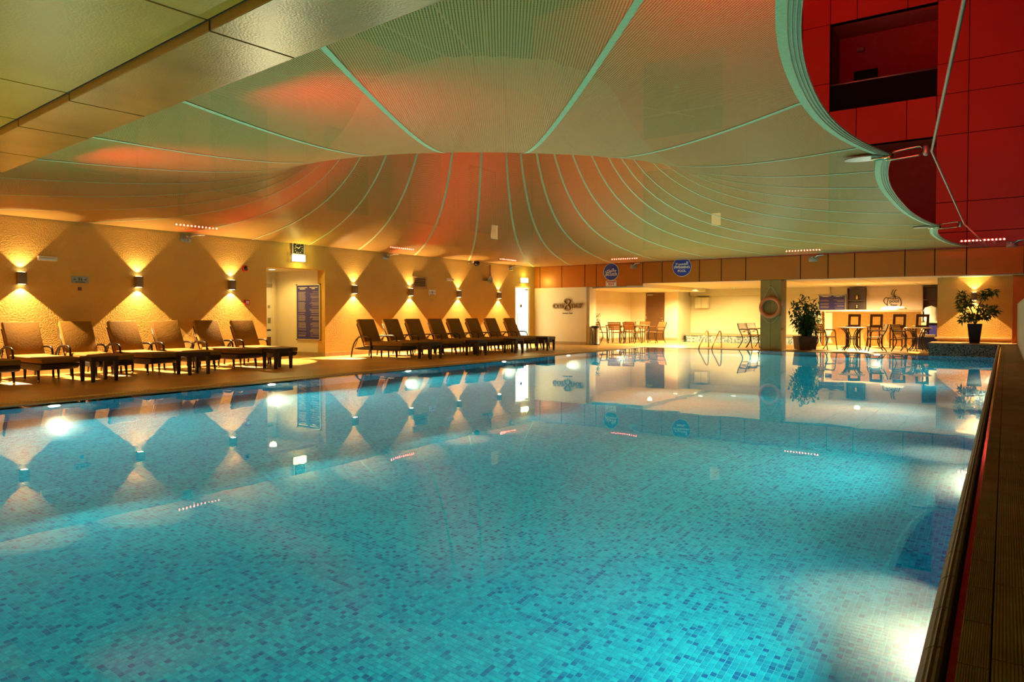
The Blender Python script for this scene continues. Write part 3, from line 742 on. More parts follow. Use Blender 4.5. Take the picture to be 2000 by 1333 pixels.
for k, xx in enumerate((-1.2, -5.0, -9.0)):
    led_bar((xx, 2.75 - 0.0797 * xx, 3.44), PI, ('added unseen red light bar on the near eave, right end', 'added unseen red light bar on the near eave, middle', 'added unseen red light bar on the near eave, left end')[k], tilt=0.35, power=0.66)  # unseen bars added to throw even red light across to the facade
def bracket(loc, rz, label):
    t = thing('tension_bracket', label, 'bracket', loc, rz, 'canopy brackets on the walls')
    box('wall_plate', 'galv', -0.16, 0.10, 0.0, 0.012, -0.15, 0.02, t, bevel=0.004)
    MB().tube([(-0.02, -0.01, -0.06), (0.12, -0.16, 0.02), (0.32, -0.2, 0.03)], 0.02, 6).obj('turnbuckle', 'silver', t)
    box('lug', 'galv', -0.05, 0.03, -0.12, 0.0, -0.08, -0.05, t); MB().tube([(0.06, -0.02, -0.1), (-0.06, -0.1, -0.02)], 0.014, 6).obj('bolt', 'silver', t)
bracket((XW + 0.012, 9.25, 3.0), PI / 2, 'canopy tension bracket on the wall between the second and third wall lights')
bracket((XW + 0.012, 15.7, 3.0), PI / 2, 'canopy tension bracket on the wall left of the air vent')
bracket((XW + 0.012, 22.35, 3.0), PI / 2, 'canopy tension bracket at the corner above the glowing door')
bracket((-11.2, YB - 0.012, 3.0), 0, 'canopy tension bracket on the fascia right of the jacuzzi sign')
bracket((-5.0, YB - 0.012, 3.0), 0, 'canopy tension bracket on the fascia right of the column')
bracket((0.15, YB - 0.012, 3.18), 0, 'dark tension bracket on the facade beside the glaring red light bar')

# ------------------------------------------------------------------ pool lights
def pool_light(loc, rz, label, power=1.0):
    t = thing('pool_light', label, 'light', loc, rz, 'underwater pool lights')
    MB().lathe([(0.095, 0.0), (0.095, -0.015), (0.07, -0.02), (0.07, -0.01)], 20, (0, 0, 0), 'y').obj('rim', 'silver', t)
    MB().lathe([(0.07, -0.008), (0.04, -0.016), (0.0, -0.02)], 20, (0, 0, 0), 'y').obj('lens', 'lens_pool', t)
    hz = MB(); n = 16; vs = []; fs = []; prof_ = [(0.10, 0.0), (0.34, -0.10), (0.48, -0.28), (0.55, -0.50), (0.48, -0.78), (0.28, -1.02), (0.0, -1.12)]
    for (r, yy_) in prof_:
        for k in range(n):
            an = 2 * PI * k / n; vs.append((r * math.cos(an), yy_ - 0.03, 0.50 * r * math.sin(an)))
    for i in range(len(prof_) - 1):
        for k in range(n): fs.append((i * n + k, i * n + (k + 1) % n, (i + 1) * n + (k + 1) % n, (i + 1) * n + k))
    fs.append(tuple(reversed(range(n))))
    hz.add(vs, fs); hz.obj('lamp_haze', 'haze', t)
    a = light('pool_glow', 'AREA', (0, -0.05, -0.02), W_POOL * power, C_POOL, t, (-(PI / 2 + 0.25), 0, 0), shape='DISK', size=0.14)
    a.data.spread = math.radians(158)
    return t
nth = ['nearest', 'second', 'third', 'fourth', 'fifth', 'farthest']
pool_light((PX0 + 0.003, 0.9, -0.32), PI / 2, 'added unseen underwater light in the left pool wall beyond the left edge of the view')  # unseen lamp added to brighten the near left water
pool_light((PX1 + 0.047, -0.3, -0.32), -PI / 2, 'added unseen underwater light in the right pool wall beside the camera', 0.55)  # also added out of view, lifts the near pool floor
for k, yy in enumerate((4.4, 7.9, 11.4, 15.0, 18.3, 21.6)):
    pool_light((PX0 + 0.003, yy, -0.32), PI / 2, nth[k] + ' underwater light along the left pool wall below the loungers')
for k, xx in enumerate((-6.75, -3.15)):
    pool_light((xx, PY1 - 0.003, -0.32), 0, ('underwater light in the far pool wall below the column', 'underwater light in the far pool wall below the bar tables')[k])
for k, yy in enumerate((3.6, 7.5, 11.4, 15.3, 19.2)):
    pool_light((PX1 + 0.047, yy, -0.32), -PI / 2, ['nearest', 'second', 'third', 'fourth', 'farthest'][k] + ' underwater light along the right pool wall', 0.55)

# ------------------------------------------------------------------ wall sconces
def sconce(loc, rz, label, power=1.0):
    t = thing('wall_light', label, 'wall light', loc, rz, 'up and down wall lights')
    b = MB().box(-0.075, 0.075, -0.12, 0.0, -0.115, 0.115); b.obj('housing', 'bronze', t, bevel=0.008)
    box('lens', 'lens_sconce', -0.05, 0.05, -0.10, -0.02, 0.113, 0.118, t); box('lens', 'lens_sconce', -0.05, 0.05, -0.10, -0.02, -0.118, -0.113, t)
    for s_ in (1, -1):
        l = light('lamp', 'SPOT', (0, -0.085, 0.125 * s_), W_SCONCE * power * (1.0 if s_ < 0 else 0.11), C_WARM, t, (PI if s_ > 0 else 0, 0, 0), spot_size=math.radians(97 if s_ < 0 else 92), spot_blend=0.06 if s_ < 0 else 0.25, shadow_soft_size=0.02)
        soften(l, 'Constant' if s_ < 0 else 'Linear', near=0.14 if s_ < 0 else 0.9)
    return t
SL = ['wall light nearest the left edge of the photo', 'second wall light from the left edge of the photo, above a lounge chair', 'wall light beside the red fire call point', 'wall light just right of the entrance recess and blue rules board',
      'wall light touching the corner of the air vent', 'wall light below the small emergency lamp, between vent and door', 'wall light nearest the glowing white door']
for (yy, z), lb in zip(((5.86, 1.88), (8.10, 1.89), (10.37, 1.90), (14.35, 1.90), (16.72, 1.88), (19.14, 1.88), (21.52, 1.88)), SL):
    sconce((XW + 0.002, yy, z), PI / 2, lb)
for yy, lb in ((3.57, 'added unseen wall light beyond the left edge of the view'), (1.25, 'added unseen wall light at the near end of the left wall')): sconce((XW + 0.002, yy, 1.88), PI / 2, lb)  # row carried on out of view, added to warm the near soffit
for xx, lb in ((-3.0, 'added unseen wall light under the near eave, closest to the raised deck'), (-6.5, 'added unseen wall light under the near eave, middle'), (-10.0, 'added unseen wall light under the near eave, towards the left wall')): sconce((xx, -3.198, 1.88), PI, lb, 2.2)  # added behind the camera as warm fill for soffit and right deck
sconce((-0.78, 25.598, 1.72), 0, 'wall light behind the potted plant on the mosaic ledge', 0.8)

# ------------------------------------------------------------------ downlights
def downlight(loc, label, power=1.0, col=C_DOWN):
    t = thing('downlight', label, 'ceiling light', loc, 0, 'round ceiling downlights')
    MB().lathe([(0.13, 0.0), (0.13, -0.012), (0.10, -0.012), (0.10, -0.004)], 20).obj('trim_ring', 'white', t)
    MB().lathe([(0.10, -0.006), (0.0, -0.010)], 20).obj('lens', 'lens_down', t)
    light('lamp', 'SPOT', (0, 0, -0.04), W_DOWN * power, col, t, (0, 0, 0), spot_size=math.radians(168), spot_blend=0.5, shadow_soft_size=0.09)
    return t
downlight((-11.45, 26.0, 2.168), 'downlight above the wooden chairs and tables', 2.1, (1.0, 0.76, 0.34))
downlight((-11.45, 28.65, 2.168), 'downlight nearest the dark brown door', 2.1, (1.0, 0.76, 0.34))
downlight((-10.75, 29.75, 2.308), 'middle downlight of the spa room ceiling', 0.26, (1.0, 0.80, 0.30))
downlight((-9.6, 30.6, 2.308), 'rightmost downlight of the spa room ceiling', 0.26, (1.0, 0.80, 0.30))
downlight((-4.5, 29.0, 2.308), 'single downlight above the bar counter', 5.0, (1.0, 0.76, 0.34))
downlight((-16.6, 12.35, 2.418), 'downlight in the ceiling of the entrance recess', 0.22, (1.0, 0.70, 0.20))
# ------------------------------------------------------------------ sun loungers
def make_lounger(label):
    t = thing('sun_lounger', label, 'sun lounger', (0, 0, 0), 0, 'beige lounge chairs along the left wall')
    hw = 0.31
    b = MB().prism([(0.10, 0.235), (0.30, 0.21), (1.70, 0.21), (1.86, 0.235), (1.90, 0.28), (1.90, 0.325), (0.62, 0.325), (0.10, 0.255)], -hw, hw); b.obj('wicker_base', 'wicker', t, bevel=0.012)
    for s_ in (-1, 1):
        yv = s_ * (hw + 0.015)
        path = smooth_path([(0.0, yv, 0.0), (0.035, yv, 0.17), (0.12, yv, 0.38), (0.27, yv, 0.53), (0.45, yv, 0.575), (0.66, yv, 0.575), (0.745, yv, 0.54), (0.775, yv, 0.44), (0.785, yv, 0.22), (0.80, yv, 0.0)], 3)
        MB().tube(path, 0.021, 8).obj('arm', 'brownmetal', t)
        leg = MB().tube([(1.68, s_ * 0.27, 0.23), (1.71, s_ * 0.275, 0.04)], [0.028, 0.019], 8).obj('leg', 'wicker', t)
        MB().tube([(1.71, s_ * 0.275, 0.045), (1.713, s_ * 0.275, 0.0)], [0.02, 0.018], 8).obj('foot_cap', 'chrome', leg)
        leg = MB().tube([(1.14, s_ * 0.27, 0.23), (1.14, s_ * 0.275, 0.04)], [0.028, 0.019], 8).obj('leg', 'wicker', t)
        MB().tube([(1.14, s_ * 0.275, 0.045), (1.14, s_ * 0.275, 0.0)], [0.02, 0.018], 8).obj('foot_cap', 'chrome', leg)
        MB().tube([(0.49, s_ * 0.285, 0.30), (0.185, s_ * 0.285, 0.91)], 0.016, 6).obj('back_rail', 'brownmetal', t)
        rk = MB().tube([(0.10, s_ * 0.29, 0.27), (0.28, s_ * 0.29, 0.60)], 0.010, 5)
        for q in range(5): rk.cbox((0.14 + 0.03 * q, s_ * 0.29, 0.33 + 0.055 * q), (0.035, 0.012, 0.016))
        rk.obj('notched_strut', 'brownmetal', t)
    MB().tube([(0.185, -0.285, 0.91), (0.185, 0.285, 0.91)], 0.016, 6).obj('back_rail', 'brownmetal', t)
    d = Vector((-0.34, 0, 0.68)).normalized(); nrm = Vector((0.68, 0, 0.34)).normalized()
    p0 = Vector((0.47, 0, 0.39)); L = 0.70; th = 0.085
    q = [p0, p0 + d * L, p0 + d * L + nrm * th, p0 + nrm * th]
    MB().prism([(v.x, v.z) for v in q], -0.30, 0.30).obj('back_cushion', 'cushion', t, bevel=0.022, bseg=3)
    MB().prism([(0.50, 0.335), (1.93, 0.335), (1.93, 0.425), (1.5, 0.432), (0.9, 0.430), (0.55, 0.445)], -0.305, 0.305).obj('seat_cushion', 'cushion', t, bevel=0.02, bseg=3)
    return t
lo = make_lounger('partly cropped lounge chair at the left edge of the photo')
LL = [(-15.48, 4.80, None), (-15.48, 5.74, 'lounge chair right behind the armrest at the left photo edge, second from the left'), (-15.46, 6.70, 'lounge chair behind the first woven side table'), (-15.44, 7.60, 'lounge chair below the second wall light from the left'),
      (-15.42, 8.52, 'lounge chair behind the second woven side table'), (-15.38, 9.46, 'lounge chair next to last before the entrance recess'), (-15.32, 10.36, 'lounge chair beside the entrance recess, last of the left row'),
      (-14.85, 13.95, 'lounge chair whose whole curved arm shows, first right of the recess'), (-14.85, 14.92, 'second lounge chair right of the recess'), (-14.80, 15.80, 'third lounge chair right of the recess'), (-14.75, 16.75, 'lounge chair under the air vent, fourth right of the recess'),
      (-14.70, 17.58, 'fifth lounge chair right of the recess'), (-14.65, 18.48, 'lounge chair two before the last of the right row and its nearest neighbour'), (-14.60, 19.42, 'next to last lounge chair before the glowing door'), (-14.50, 20.40, 'lounge chair nearest the glowing white door')]
LL[12] = (-14.65, 18.48, 'third from last lounge chair before the glowing door')
for i, (x, yv, lb) in enumerate(LL):
    if i == 0: lo.location = (x, yv, 0)
    else: dup(lo, (x, yv, 0), math.radians(random.uniform(-1.5, 1.5)), lb)
# ------------------------------------------------------------------ woven side tables
def make_side(label):
    t = thing('side_table', label, 'side table', (0, 0, 0), 0, 'dark woven side tables')
    MB().box(-0.23, 0.23, -0.23, 0.23, 0.36, 0.445).obj('table_top', 'wicker', t, bevel=0.008)
    for sx in (-1, 1):
        for sy in (-1, 1):
            x, yv = sx * 0.195, sy * 0.195
            MB().add([(x - .034, yv - .034, .37), (x + .034, yv - .034, .37), (x + .034, yv + .034, .37), (x - .034, yv + .034, .37), (x - .024, yv - .024, 0), (x + .024, yv - .024, 0), (x + .024, yv + .024, 0), (x - .024, yv + .024, 0)],
                     [(0, 1, 2, 3), (7, 6, 5, 4), (0, 4, 5, 1), (1, 5, 6, 2), (2, 6, 7, 3), (3, 7, 4, 0)]).obj('leg', 'wicker', t)
    return t
sd = make_side('woven side table nearest the left edge of the photo')
for i, (x, yv, lb) in enumerate([(-13.27, 6.22, None), (-13.22, 7.98, 'second woven side table from the left edge'), (-13.13, 9.90, 'woven side table at the entrance recess end of the left row'), (-12.62, 14.35, 'woven side table at the left end of the right lounger row'),
                                 (-12.52, 16.25, 'second woven side table of the right lounger row'), (-12.42, 18.0, 'third woven side table of the right lounger row'), (-12.30, 19.65, 'woven side table nearest the glowing white door')]):
    if i == 0: sd.location = (x, yv, 0)
    else: dup(sd, (x, yv, 0), 0, lb)

# ------------------------------------------------------------------ slatted armchairs
def make_chair(label, wood, group):
    t = thing('slat_chair', label, 'chair', (0, 0, 0), 0, group)
    for s_ in (-1, 1):
        x = s_ * 0.26
        MB().tube(smooth_path([(x, -0.27, 0.0), (x, -0.22, 0.25), (x, -0.20, 0.44), (x, -0.18, 0.60), (x, -0.10, 0.655), (x, 0.20, 0.65)], 3), 0.016, 6).obj('leg', 'chairmetal', t)
        MB().tube(smooth_path([(x, 0.26, 0.0), (x, 0.10, 0.25), (x * 0.96, 0.12, 0.42), (x * 0.96, 0.24, 0.66), (x * 0.96, 0.30, 0.86)], 3), 0.016, 6).obj('leg', 'chairmetal', t)
        box('armrest', wood, x - 0.025, x + 0.025, -0.17, 0.15, 0.66, 0.68, t)
    MB().tube([(-0.26, -0.20, 0.42), (0.26, -0.20, 0.42)], 0.012, 6).obj('stretcher', 'chairmetal', t)
    for k in range(6): box('seat_slat', wood, -0.24, 0.24, -0.22 + 0.062 * k, -0.168 + 0.062 * k, 0.435, 0.452, t)
    for k in range(5):
        z = 0.54 + 0.066 * k; yv = 0.165 + 0.40 * (z - 0.50)
        MB().add([(-.245, yv - .012, z), (.245, yv - .012, z), (.245, yv + .012, z), (-.245, yv + .012, z), (-.245, yv + .013, z + .054), (.245, yv + .013, z + .054), (.245, yv + .035, z + .054), (-.245, yv + .035, z + .054)],
                 [(0, 3, 2, 1), (4, 5, 6, 7), (0, 1, 5, 4), (1, 2, 6, 5), (2, 3, 7, 6), (3, 0, 4, 7)]).obj('back_slat', wood, t)
    return t
GA = 'reddish slatted armchairs by the brown door'
c1 = make_chair('reddish slatted armchair nearest the steel bin', 'wood', GA)
c1.location = (-13.62, 25.9, 0); c1.rotation_euler = (0, 0, PI - 0.2)
dup(c1, (-12.98, 26.15, 0), PI + 0.15, 'front row armchair with its back to the pool, left of the pair')
dup(c1, (-12.35, 26.3, 0), PI - 0.1, 'front row armchair with its back to the pool, right of the pair')
dup(c1, (-13.30, 27.9, 0), 0.1, 'rear armchair facing the pool, half hidden between two front backs')
dup(c1, (-12.70, 28.0, 0), -0.1, 'rear armchair facing the pool, just left of the table edge')
dup(c1, (-11.72, 27.3, 0), -0.5, 'armchair standing apart beside the brown door')
def make_cafe(label):
    t = thing('cafe_table', label, 'table', (0, 0, 0), 0, 'small tables by the brown door')
    MB().box(-0.34, 0.34, -0.34, 0.34, 0.70, 0.725).obj('table_top', 'wood', t, bevel=0.006)
    for sx in (-1, 1):
        for sy in (-1, 1): MB().tube([(sx * 0.30, sy * 0.30, 0.70), (sx * 0.28, sy * 0.28, 0.0)], 0.018, 6).obj('leg', 'chairmetal', t)
    box('rim', 'chairmetal', -0.345, 0.345, -0.345, 0.345, 0.68, 0.70, t)
    return t
ct = make_cafe('small table between the left armchairs'); ct.location = (-13.35, 26.9, 0)
dup(ct, (-12.45, 27.15, 0), 0, 'small table beside the lone armchair near the brown door')
GB = 'pale slatted armchairs by the bar and spa'
c2 = make_chair('pale slatted armchair on the left of the round bar table', 'woodpale', GB)
c2.location = (-4.95, 25.55, 0); c2.rotation_euler = (0, 0, 1.15)
dup(c2, (-3.40, 25.35, 0), -1.25, 'armchair on the right of the round bar table, seen in profile')
dup(c2, (-2.62, 25.45, 0), 1.15, 'armchair facing the right-hand bar table, seen in profile')
dup(c2, (-7.35, 25.1, 0), 1.35, 'armchair half hidden by the column near the spa')
dup(c2, (-7.30, 25.95, 0), 1.25, 'second armchair near the spa, behind the one at the column')
# ------------------------------------------------------------------ bar tables with bowed legs
def make_bar_table(label):
    t = thing('bistro_table', label, 'table', (0, 0, 0), 0, 'round tables with bowed legs')
    MB().lathe([(0.0, 0.725), (0.39, 0.725), (0.40, 0.735), (0.40, 0.745), (0.39, 0.755), (0.0, 0.755)], 28, smooth=False).obj('table_top', 'countertop', t)
    for k in range(4):
        a = PI / 4 + k * PI / 2; ca, sa = math.cos(a), math.sin(a)
        for off in (-0.05, 0.05):
            pr_ = [(0.36, 0.72), (0.22, 0.60), (0.13, 0.38), (0.18, 0.16), (0.33, 0.0)]
            MB().tube(smooth_path([(r * ca - off * sa, r * sa + off * ca, z) for r, z in pr_], 4), 0.015, 6).obj('leg', 'chairmetal', t)
    MB().tube([(0.14 * math.cos(2 * PI * k / 20), 0.14 * math.sin(2 * PI * k / 20), 0.38) for k in range(20)], 0.012, 6, closed=True).obj('ring', 'chairmetal', t)
    return t
bt = make_bar_table('round white topped table with bowed legs between two armchairs'); bt.location = (-4.12, 25.45, 0)
dup(bt, (-2.30, 26.25, 0), 0.3, 'round table half hidden behind the mosaic ledge')
# ------------------------------------------------------------------ bar stools
def make_stool(label):
    t = thing('bar_stool', label, 'bar stool', (0, 0, 0), 0, 'dark wooden bar stools')
    w2 = 0.19
    for sx in (-1, 1):
        box('leg', 'stool', sx * w2 - 0.02, sx * w2 + 0.02, 0.17, 0.21, 0, 0.74, t)
        MB().add([(sx * w2 - .02, -.25, 0), (sx * w2 + .02, -.25, 0), (sx * w2 + .02, -.21, 0), (sx * w2 - .02, -.21, 0), (sx * w2 - .02, -.21, .74), (sx * w2 + .02, -.21, .74), (sx * w2 + .02, -.17, .74), (sx * w2 - .02, -.17, .74)],
                 [(0, 3, 2, 1), (4, 5, 6, 7), (0, 1, 5, 4), (1, 2, 6, 5), (2, 3, 7, 6), (3, 0, 4, 7)]).obj('leg', 'stool', t)
        box('foot_rail', 'stool', sx * w2 - 0.012, sx * w2 + 0.012, -0.2, 0.2, 0.30, 0.335, t)
    box('foot_rail', 'stool', -w2, w2, 0.18, 0.205, 0.26, 0.295, t); box('foot_rail', 'stool', -w2, w2, -0.225, -0.2, 0.34, 0.375, t)
    box('seat_frame', 'stool', -0.215, 0.215, -0.21, 0.21, 0.70, 0.745, t)
    MB().box(-0.205, 0.205, -0.20, 0.20, 0.745, 0.785).obj('seat_pad', 'cushion', t, bevel=0.012)
    bk = MB()
    for (xa, xb, za, zb) in ((-0.205, -0.125, 0.72, 1.18), (0.125, 0.205, 0.72, 1.18), (-0.125, 0.125, 1.09, 1.18), (-0.125, 0.125, 0.72, 0.80)):
        ya = lambda z: -0.19 - (z - 0.72) * 0.16
        bk.add([(xa, ya(za) - .02, za), (xb, ya(za) - .02, za), (xb, ya(za) + .02, za), (xa, ya(za) + .02, za), (xa, ya(zb) - .02, zb), (xb, ya(zb) - .02, zb), (xb, ya(zb) + .02, zb), (xa, ya(zb) + .02, zb)],
               [(0, 3, 2, 1), (4, 5, 6, 7), (0, 1, 5, 4), (1, 2, 6, 5), (2, 3, 7, 6), (3, 0, 4, 7)])
    bk.obj('backrest', 'stool', t)
    return t
st = make_stool('bar stool at the left of the counter row, behind the round table'); st.location = (-4.55, 28.3, 0); st.rotation_euler = (0, 0, 0.35)
dup(st, (-3.84, 28.3, 0), 0.35, 'second bar stool from the left in the counter row')
dup(st, (-3.12, 28.3, 0), 0.35, 'third bar stool from the left in the counter row')
dup(st, (-2.42, 28.3, 0), 0.35, 'bar stool nearest the plant wall, last in the counter row')
dup(st, (-5.88, 28.15, 0), -0.9, 'bar stool standing apart beside the timber post')
# ------------------------------------------------------------------ bar counter and back wall
ctr = thing('bar_counter', 'long pale bar counter with brown discs on its front', 'counter', (-4.2, 29.2, 0))
box('front', 'counterfront', -1.22, 1.72, 0.0, 0.10, 0.0, 1.27, ctr); box('top', 'countertop', -1.76, 1.76, -0.12, 0.5, 1.28, 1.34, ctr)
MB().prism([(-1.22, 1.28), (-0.55, 1.28), (-0.85, 1.12), (-1.22, 0.98)], 0.01, 0.09).obj('bracket', 'post', ctr)
for xx in (-0.95, 0.20, 0.97, 1.55): MB().lathe([(0.0, -0.012), (0.33, -0.012), (0.33, 0.0)], 28, (xx, 0.0, 0.33), 'y', smooth=False).obj('disc', 'countdisc', ctr)
ps = tag(MB().box(-5.62, -5.52, 28.35, 28.45, 0, 1.28).obj('timber_post', 'post', bevel=0.008), 'square timber post under the left end of the bar counter', 'post')
bp_ = struct(MB().box(-4.64, -2.66, 31.9, 32.0, 0.9, 2.31).obj('wall_bar', 'pinkwall'), 'pinkish back panel of the pool bar')
def shelf_unit(x0, x1, label, group):
    t = thing('shelf_unit', label, 'shelf', ((x0 + x1) / 2, 31.98, 0.9), 0, group)
    w2 = (x1 - x0) / 2
    box('back', 'stool', -w2, w2, -0.02, 0.0, 0.0, 1.34, t); box('side', 'stool', -w2, -w2 + 0.03, -0.3, -0.02, 0, 1.34, t); box('side', 'stool', w2 - 0.03, w2, -0.3, -0.02, 0, 1.34, t)
    for z in (0.42, 0.82, 1.31): box('shelf', 'stool', -w2 + 0.03, w2 - 0.03, -0.3, -0.02, z, z + 0.03, t)
shelf_unit(-5.33, -4.66, 'dark open shelf between the blue menu board and the pink panel', 'dark bar shelves')
shelf_unit(-2.64, -1.9, 'dark open shelf at the right end of the bar', 'dark bar shelves')
tag(MB().lathe([(0.05, 0), (0.055, 0.02), (0.09, 0.2), (0.085, 0.2)], 14, (-4.98, 31.82, 1.752)).obj('cup', 'brass'), 'small cup on the upper bar shelf', 'cup')
tag(MB().lathe([(0.04, 0), (0.05, 0.1), (0.03, 0.16), (0.05, 0.2)], 14, (-4.98, 31.82, 1.352)).obj('pitcher', 'brass'), 'small pitcher on the lower bar shelf', 'pitcher')
lgo = thing('cup_logo', 'black steaming cup logo reading pool bar on the pink panel', 'sign', (-3.70, 31.88, 1.62), 0)
def stroke(name, pts, r, par=lgo, m='black', n=3): return MB().tube([(p[0], 0, p[1]) for p in [(v.x, v.y) for v in smooth_path([(a, c, 0) for a, c in pts], n)]], r, 6).obj(name, m, par)
stroke('cup_outline', [(-0.15, 0.20), (-0.19, 0.0), (-0.17, -0.14), (-0.10, -0.24)], 0.013); stroke('cup_outline', [(0.24, 0.22), (0.30, 0.05), (0.28, -0.12), (0.20, -0.24)], 0.016)
stroke('cup_rim', [(-0.15, 0.20), (0.0, 0.25), (0.12, 0.25), (0.24, 0.22), (0.12, 0.165), (-0.02, 0.165), (-0.15, 0.20)], 0.010)
stroke('cup_handle', [(-0.15, 0.20), (-0.25, 0.21), (-0.31, 0.12), (-0.29, 0.02), (-0.18, -0.09)], 0.016); stroke('saucer', [(-0.12, -0.2), (-0.2, -0.24), (-0.30, -0.27)], 0.012)
stroke('steam', [(0.0, 0.17), (0.08, 0.26), (-0.03, 0.34), (-0.02, 0.44), (0.03, 0.54)], 0.013); stroke('steam', [(0.10, 0.17), (0.10, 0.27), (0.05, 0.35), (0.07, 0.45), (0.13, 0.53)], 0.013)
text_mesh('lettering', 'pool', 0.185, 'black', lgo, (0.05, -0.004, 0.075), bold=0.004); text_mesh('lettering', 'bar', 0.185, 'black', lgo, (0.05, -0.004, -0.085), bold=0.004)
# menu board and rules board
def rules(name, label, loc, rz, wd, ht, nl, cat='board'):
    t = thing(name, label, cat, loc, rz)
    box('panel', 'navy', -wd / 2, wd / 2, -0.015, 0.0, -ht / 2, ht / 2, t)
    fw = 0.022
    for (xa, xb, za, zb) in ((-wd / 2 - fw, wd / 2 + fw, ht / 2, ht / 2 + fw), (-wd / 2 - fw, wd / 2 + fw, -ht / 2 - fw, -ht / 2), (-wd / 2 - fw, -wd / 2, -ht / 2, ht / 2), (wd / 2, wd / 2 + fw, -ht / 2, ht / 2)):
        box('frame', 'silver', xa, xb, -0.03, 0.0, za, zb, t)
    for sx in (-1, 1):
        for sz in (-1, 1): box('corner_cap', 'black', sx * (wd / 2 + fw) - 0.014, sx * (wd / 2 + fw) + 0.014, -0.034, 0.0, sz * (ht / 2 + fw) - 0.014, sz * (ht / 2 + fw) + 0.014, t)
    hd = MB(); ln = MB(); z = ht / 2 - ht * 0.035
    for q in range(2):
        hd.box(-wd * (0.45 - 0.08 * q), -wd * (0.04 + 0.09 * q), -0.018, -0.015, z - 0.018, z); hd.box(wd * (0.06 + 0.1 * q), wd * (0.42 - 0.12 * q), -0.018, -0.015, z - 0.018, z); z -= ht * 0.025
    z -= ht * 0.035; step = (z + ht * 0.46) / nl
    for k in range(nl):
        if random.random() < 0.80: ln.box(-wd * 0.45, -wd * random.uniform(0.10, 0.16), -0.0165, -0.015, z - step * 0.40, z)
        if random.random() < 0.72: ln.box(wd * random.uniform(0.06, 0.22), wd * 0.46, -0.0165, -0.015, z - step * 0.36, z)
        z -= step
    hd.obj('heading_print', 'printhi', t); o_ = ln.obj('text_print', 'print', t); o_['kind'] = 'stuff'
    return t
rules('rules_board', 'tall navy rules board in two columns on the recess wall', (-16.22, 13.285, 1.24), 0, 0.96, 1.52, 44)
rules('menu_board', 'wide navy board on the bar wall left of the shelf', (-5.95, 31.985, 1.62), 0, 1.0, 0.68, 16)
# things on and behind the counter
def lump(name, m, label, cat, loc, sx, sy, sz, seed, cyl=False):
    r_ = random.Random(seed); b = MB(); n = 22; prof = []
    vs = []; fs = []
    rows = 8
    for i in range(rows + 1):
        tt = i / rows
        if cyl: rad = 1.0 if tt < 0.75 else math.sqrt(max(0.0, 1 - ((tt - 0.75) / 0.25) ** 2)); zz = tt
        else: rad = math.cos(tt * PI / 2) ** 0.6 if tt < 1 else 0.0; zz = math.sin(tt * PI / 2)
        for k in range(n):
            a = 2 * PI * k / n; wob = 1 + 0.07 * math.sin(5 * a + seed) + 0.05 * r_.uniform(-1, 1)
            vs.append((sx * rad * wob * math.cos(a), sy * rad * wob * math.sin(a), sz * zz))
    for i in range(rows):
        for k in range(n): fs.append((i * n + k, i * n + (k + 1) % n, (i + 1) * n + (k + 1) % n, (i + 1) * n + k))
    b.add(vs, fs, True); o_ = b.obj(name, m); o_.location = loc; return tag(o_, label, cat)
lump('folded_cloth', 'whitecloth', 'crumpled cream cloth lying on the bar counter', 'cloth', (-3.35, 29.35, 1.34), 0.42, 0.18, 0.13, 3)
wk = box('work_top', 'countertop', -2.45, -1.72, 30.4, 31.6, 0.86, 0.92); tag(wk, 'low work surface behind the right end of the bar', 'work surface')
tag(box('base_cabinet', 'navy', -2.42, -1.75, 30.5, 31.6, 0.0, 0.86), 'dark blue cabinet under the work surface', 'cabinet')
lump('draped_machine', 'whitecloth', 'white cloth draped over a machine at the right of the bar', 'cloth cover', (-2.28, 30.8, 0.92), 0.22, 0.2, 0.58, 5, True)
tag(MB().box(-2.40, -1.90, 27.2, 27.6, 0.02, 0.42).obj('storage_crate', 'blue', bevel=0.02), 'blue crate standing behind the right bar table', 'crate')
tag(MB().box(-2.40, -1.90, 27.18, 27.62, 0.42, 0.50).obj('white_tray', 'white', bevel=0.01), 'white tray on top of the blue crate', 'tray')
# ------------------------------------------------------------------ things on the left wall
WX = XW + 0.001; R9 = PI / 2
def wt_(name, label, cat, yv, z, group=None): return thing(name, label, cat, (WX, yv, z), R9, group)
for (yv, z, lb, gsc) in ((6.32, 2.285, 'slim emergency lamp above the restroom sign, near the left photo edge', 1.0), (18.67, 2.355, 'slim emergency lamp above the sixth wall light', 1.0)):
    t = wt_('emergency_lamp', lb, 'lamp', yv, z, 'emergency lamps')
    MB().box(-0.17, 0.17, -0.07, 0.0, -0.045, 0.045).obj('body', 'white', t, bevel=0.008); MB().box(-0.155, 0.155, -0.085, -0.068, -0.035, 0.015).obj('diffuser', 'silver', t, bevel=0.006)
def person(par, x, dress, s=1.0):
    b = MB(); b.lathe([(0.0, 0.055 * s), (0.011 * s, 0.05 * s), (0.0, 0.032 * s)], 10, (x, -0.008, 0)); 
    b.prism([(x - (0.010 if dress else 0.016) * s, 0.028 * s), (x + (0.010 if dress else 0.016) * s, 0.028 * s), (x + (0.018 if dress else 0.012) * s, -0.010 * s), (x + 0.008 * s, -0.012 * s), (x + 0.008 * s, -0.045 * s), (x - 0.008 * s, -0.045 * s), (x - 0.008 * s, -0.012 * s), (x - (0.018 if dress else 0.012) * s, -0.010 * s)], -0.010, -0.006)
    b.obj('figure', 'black', par)
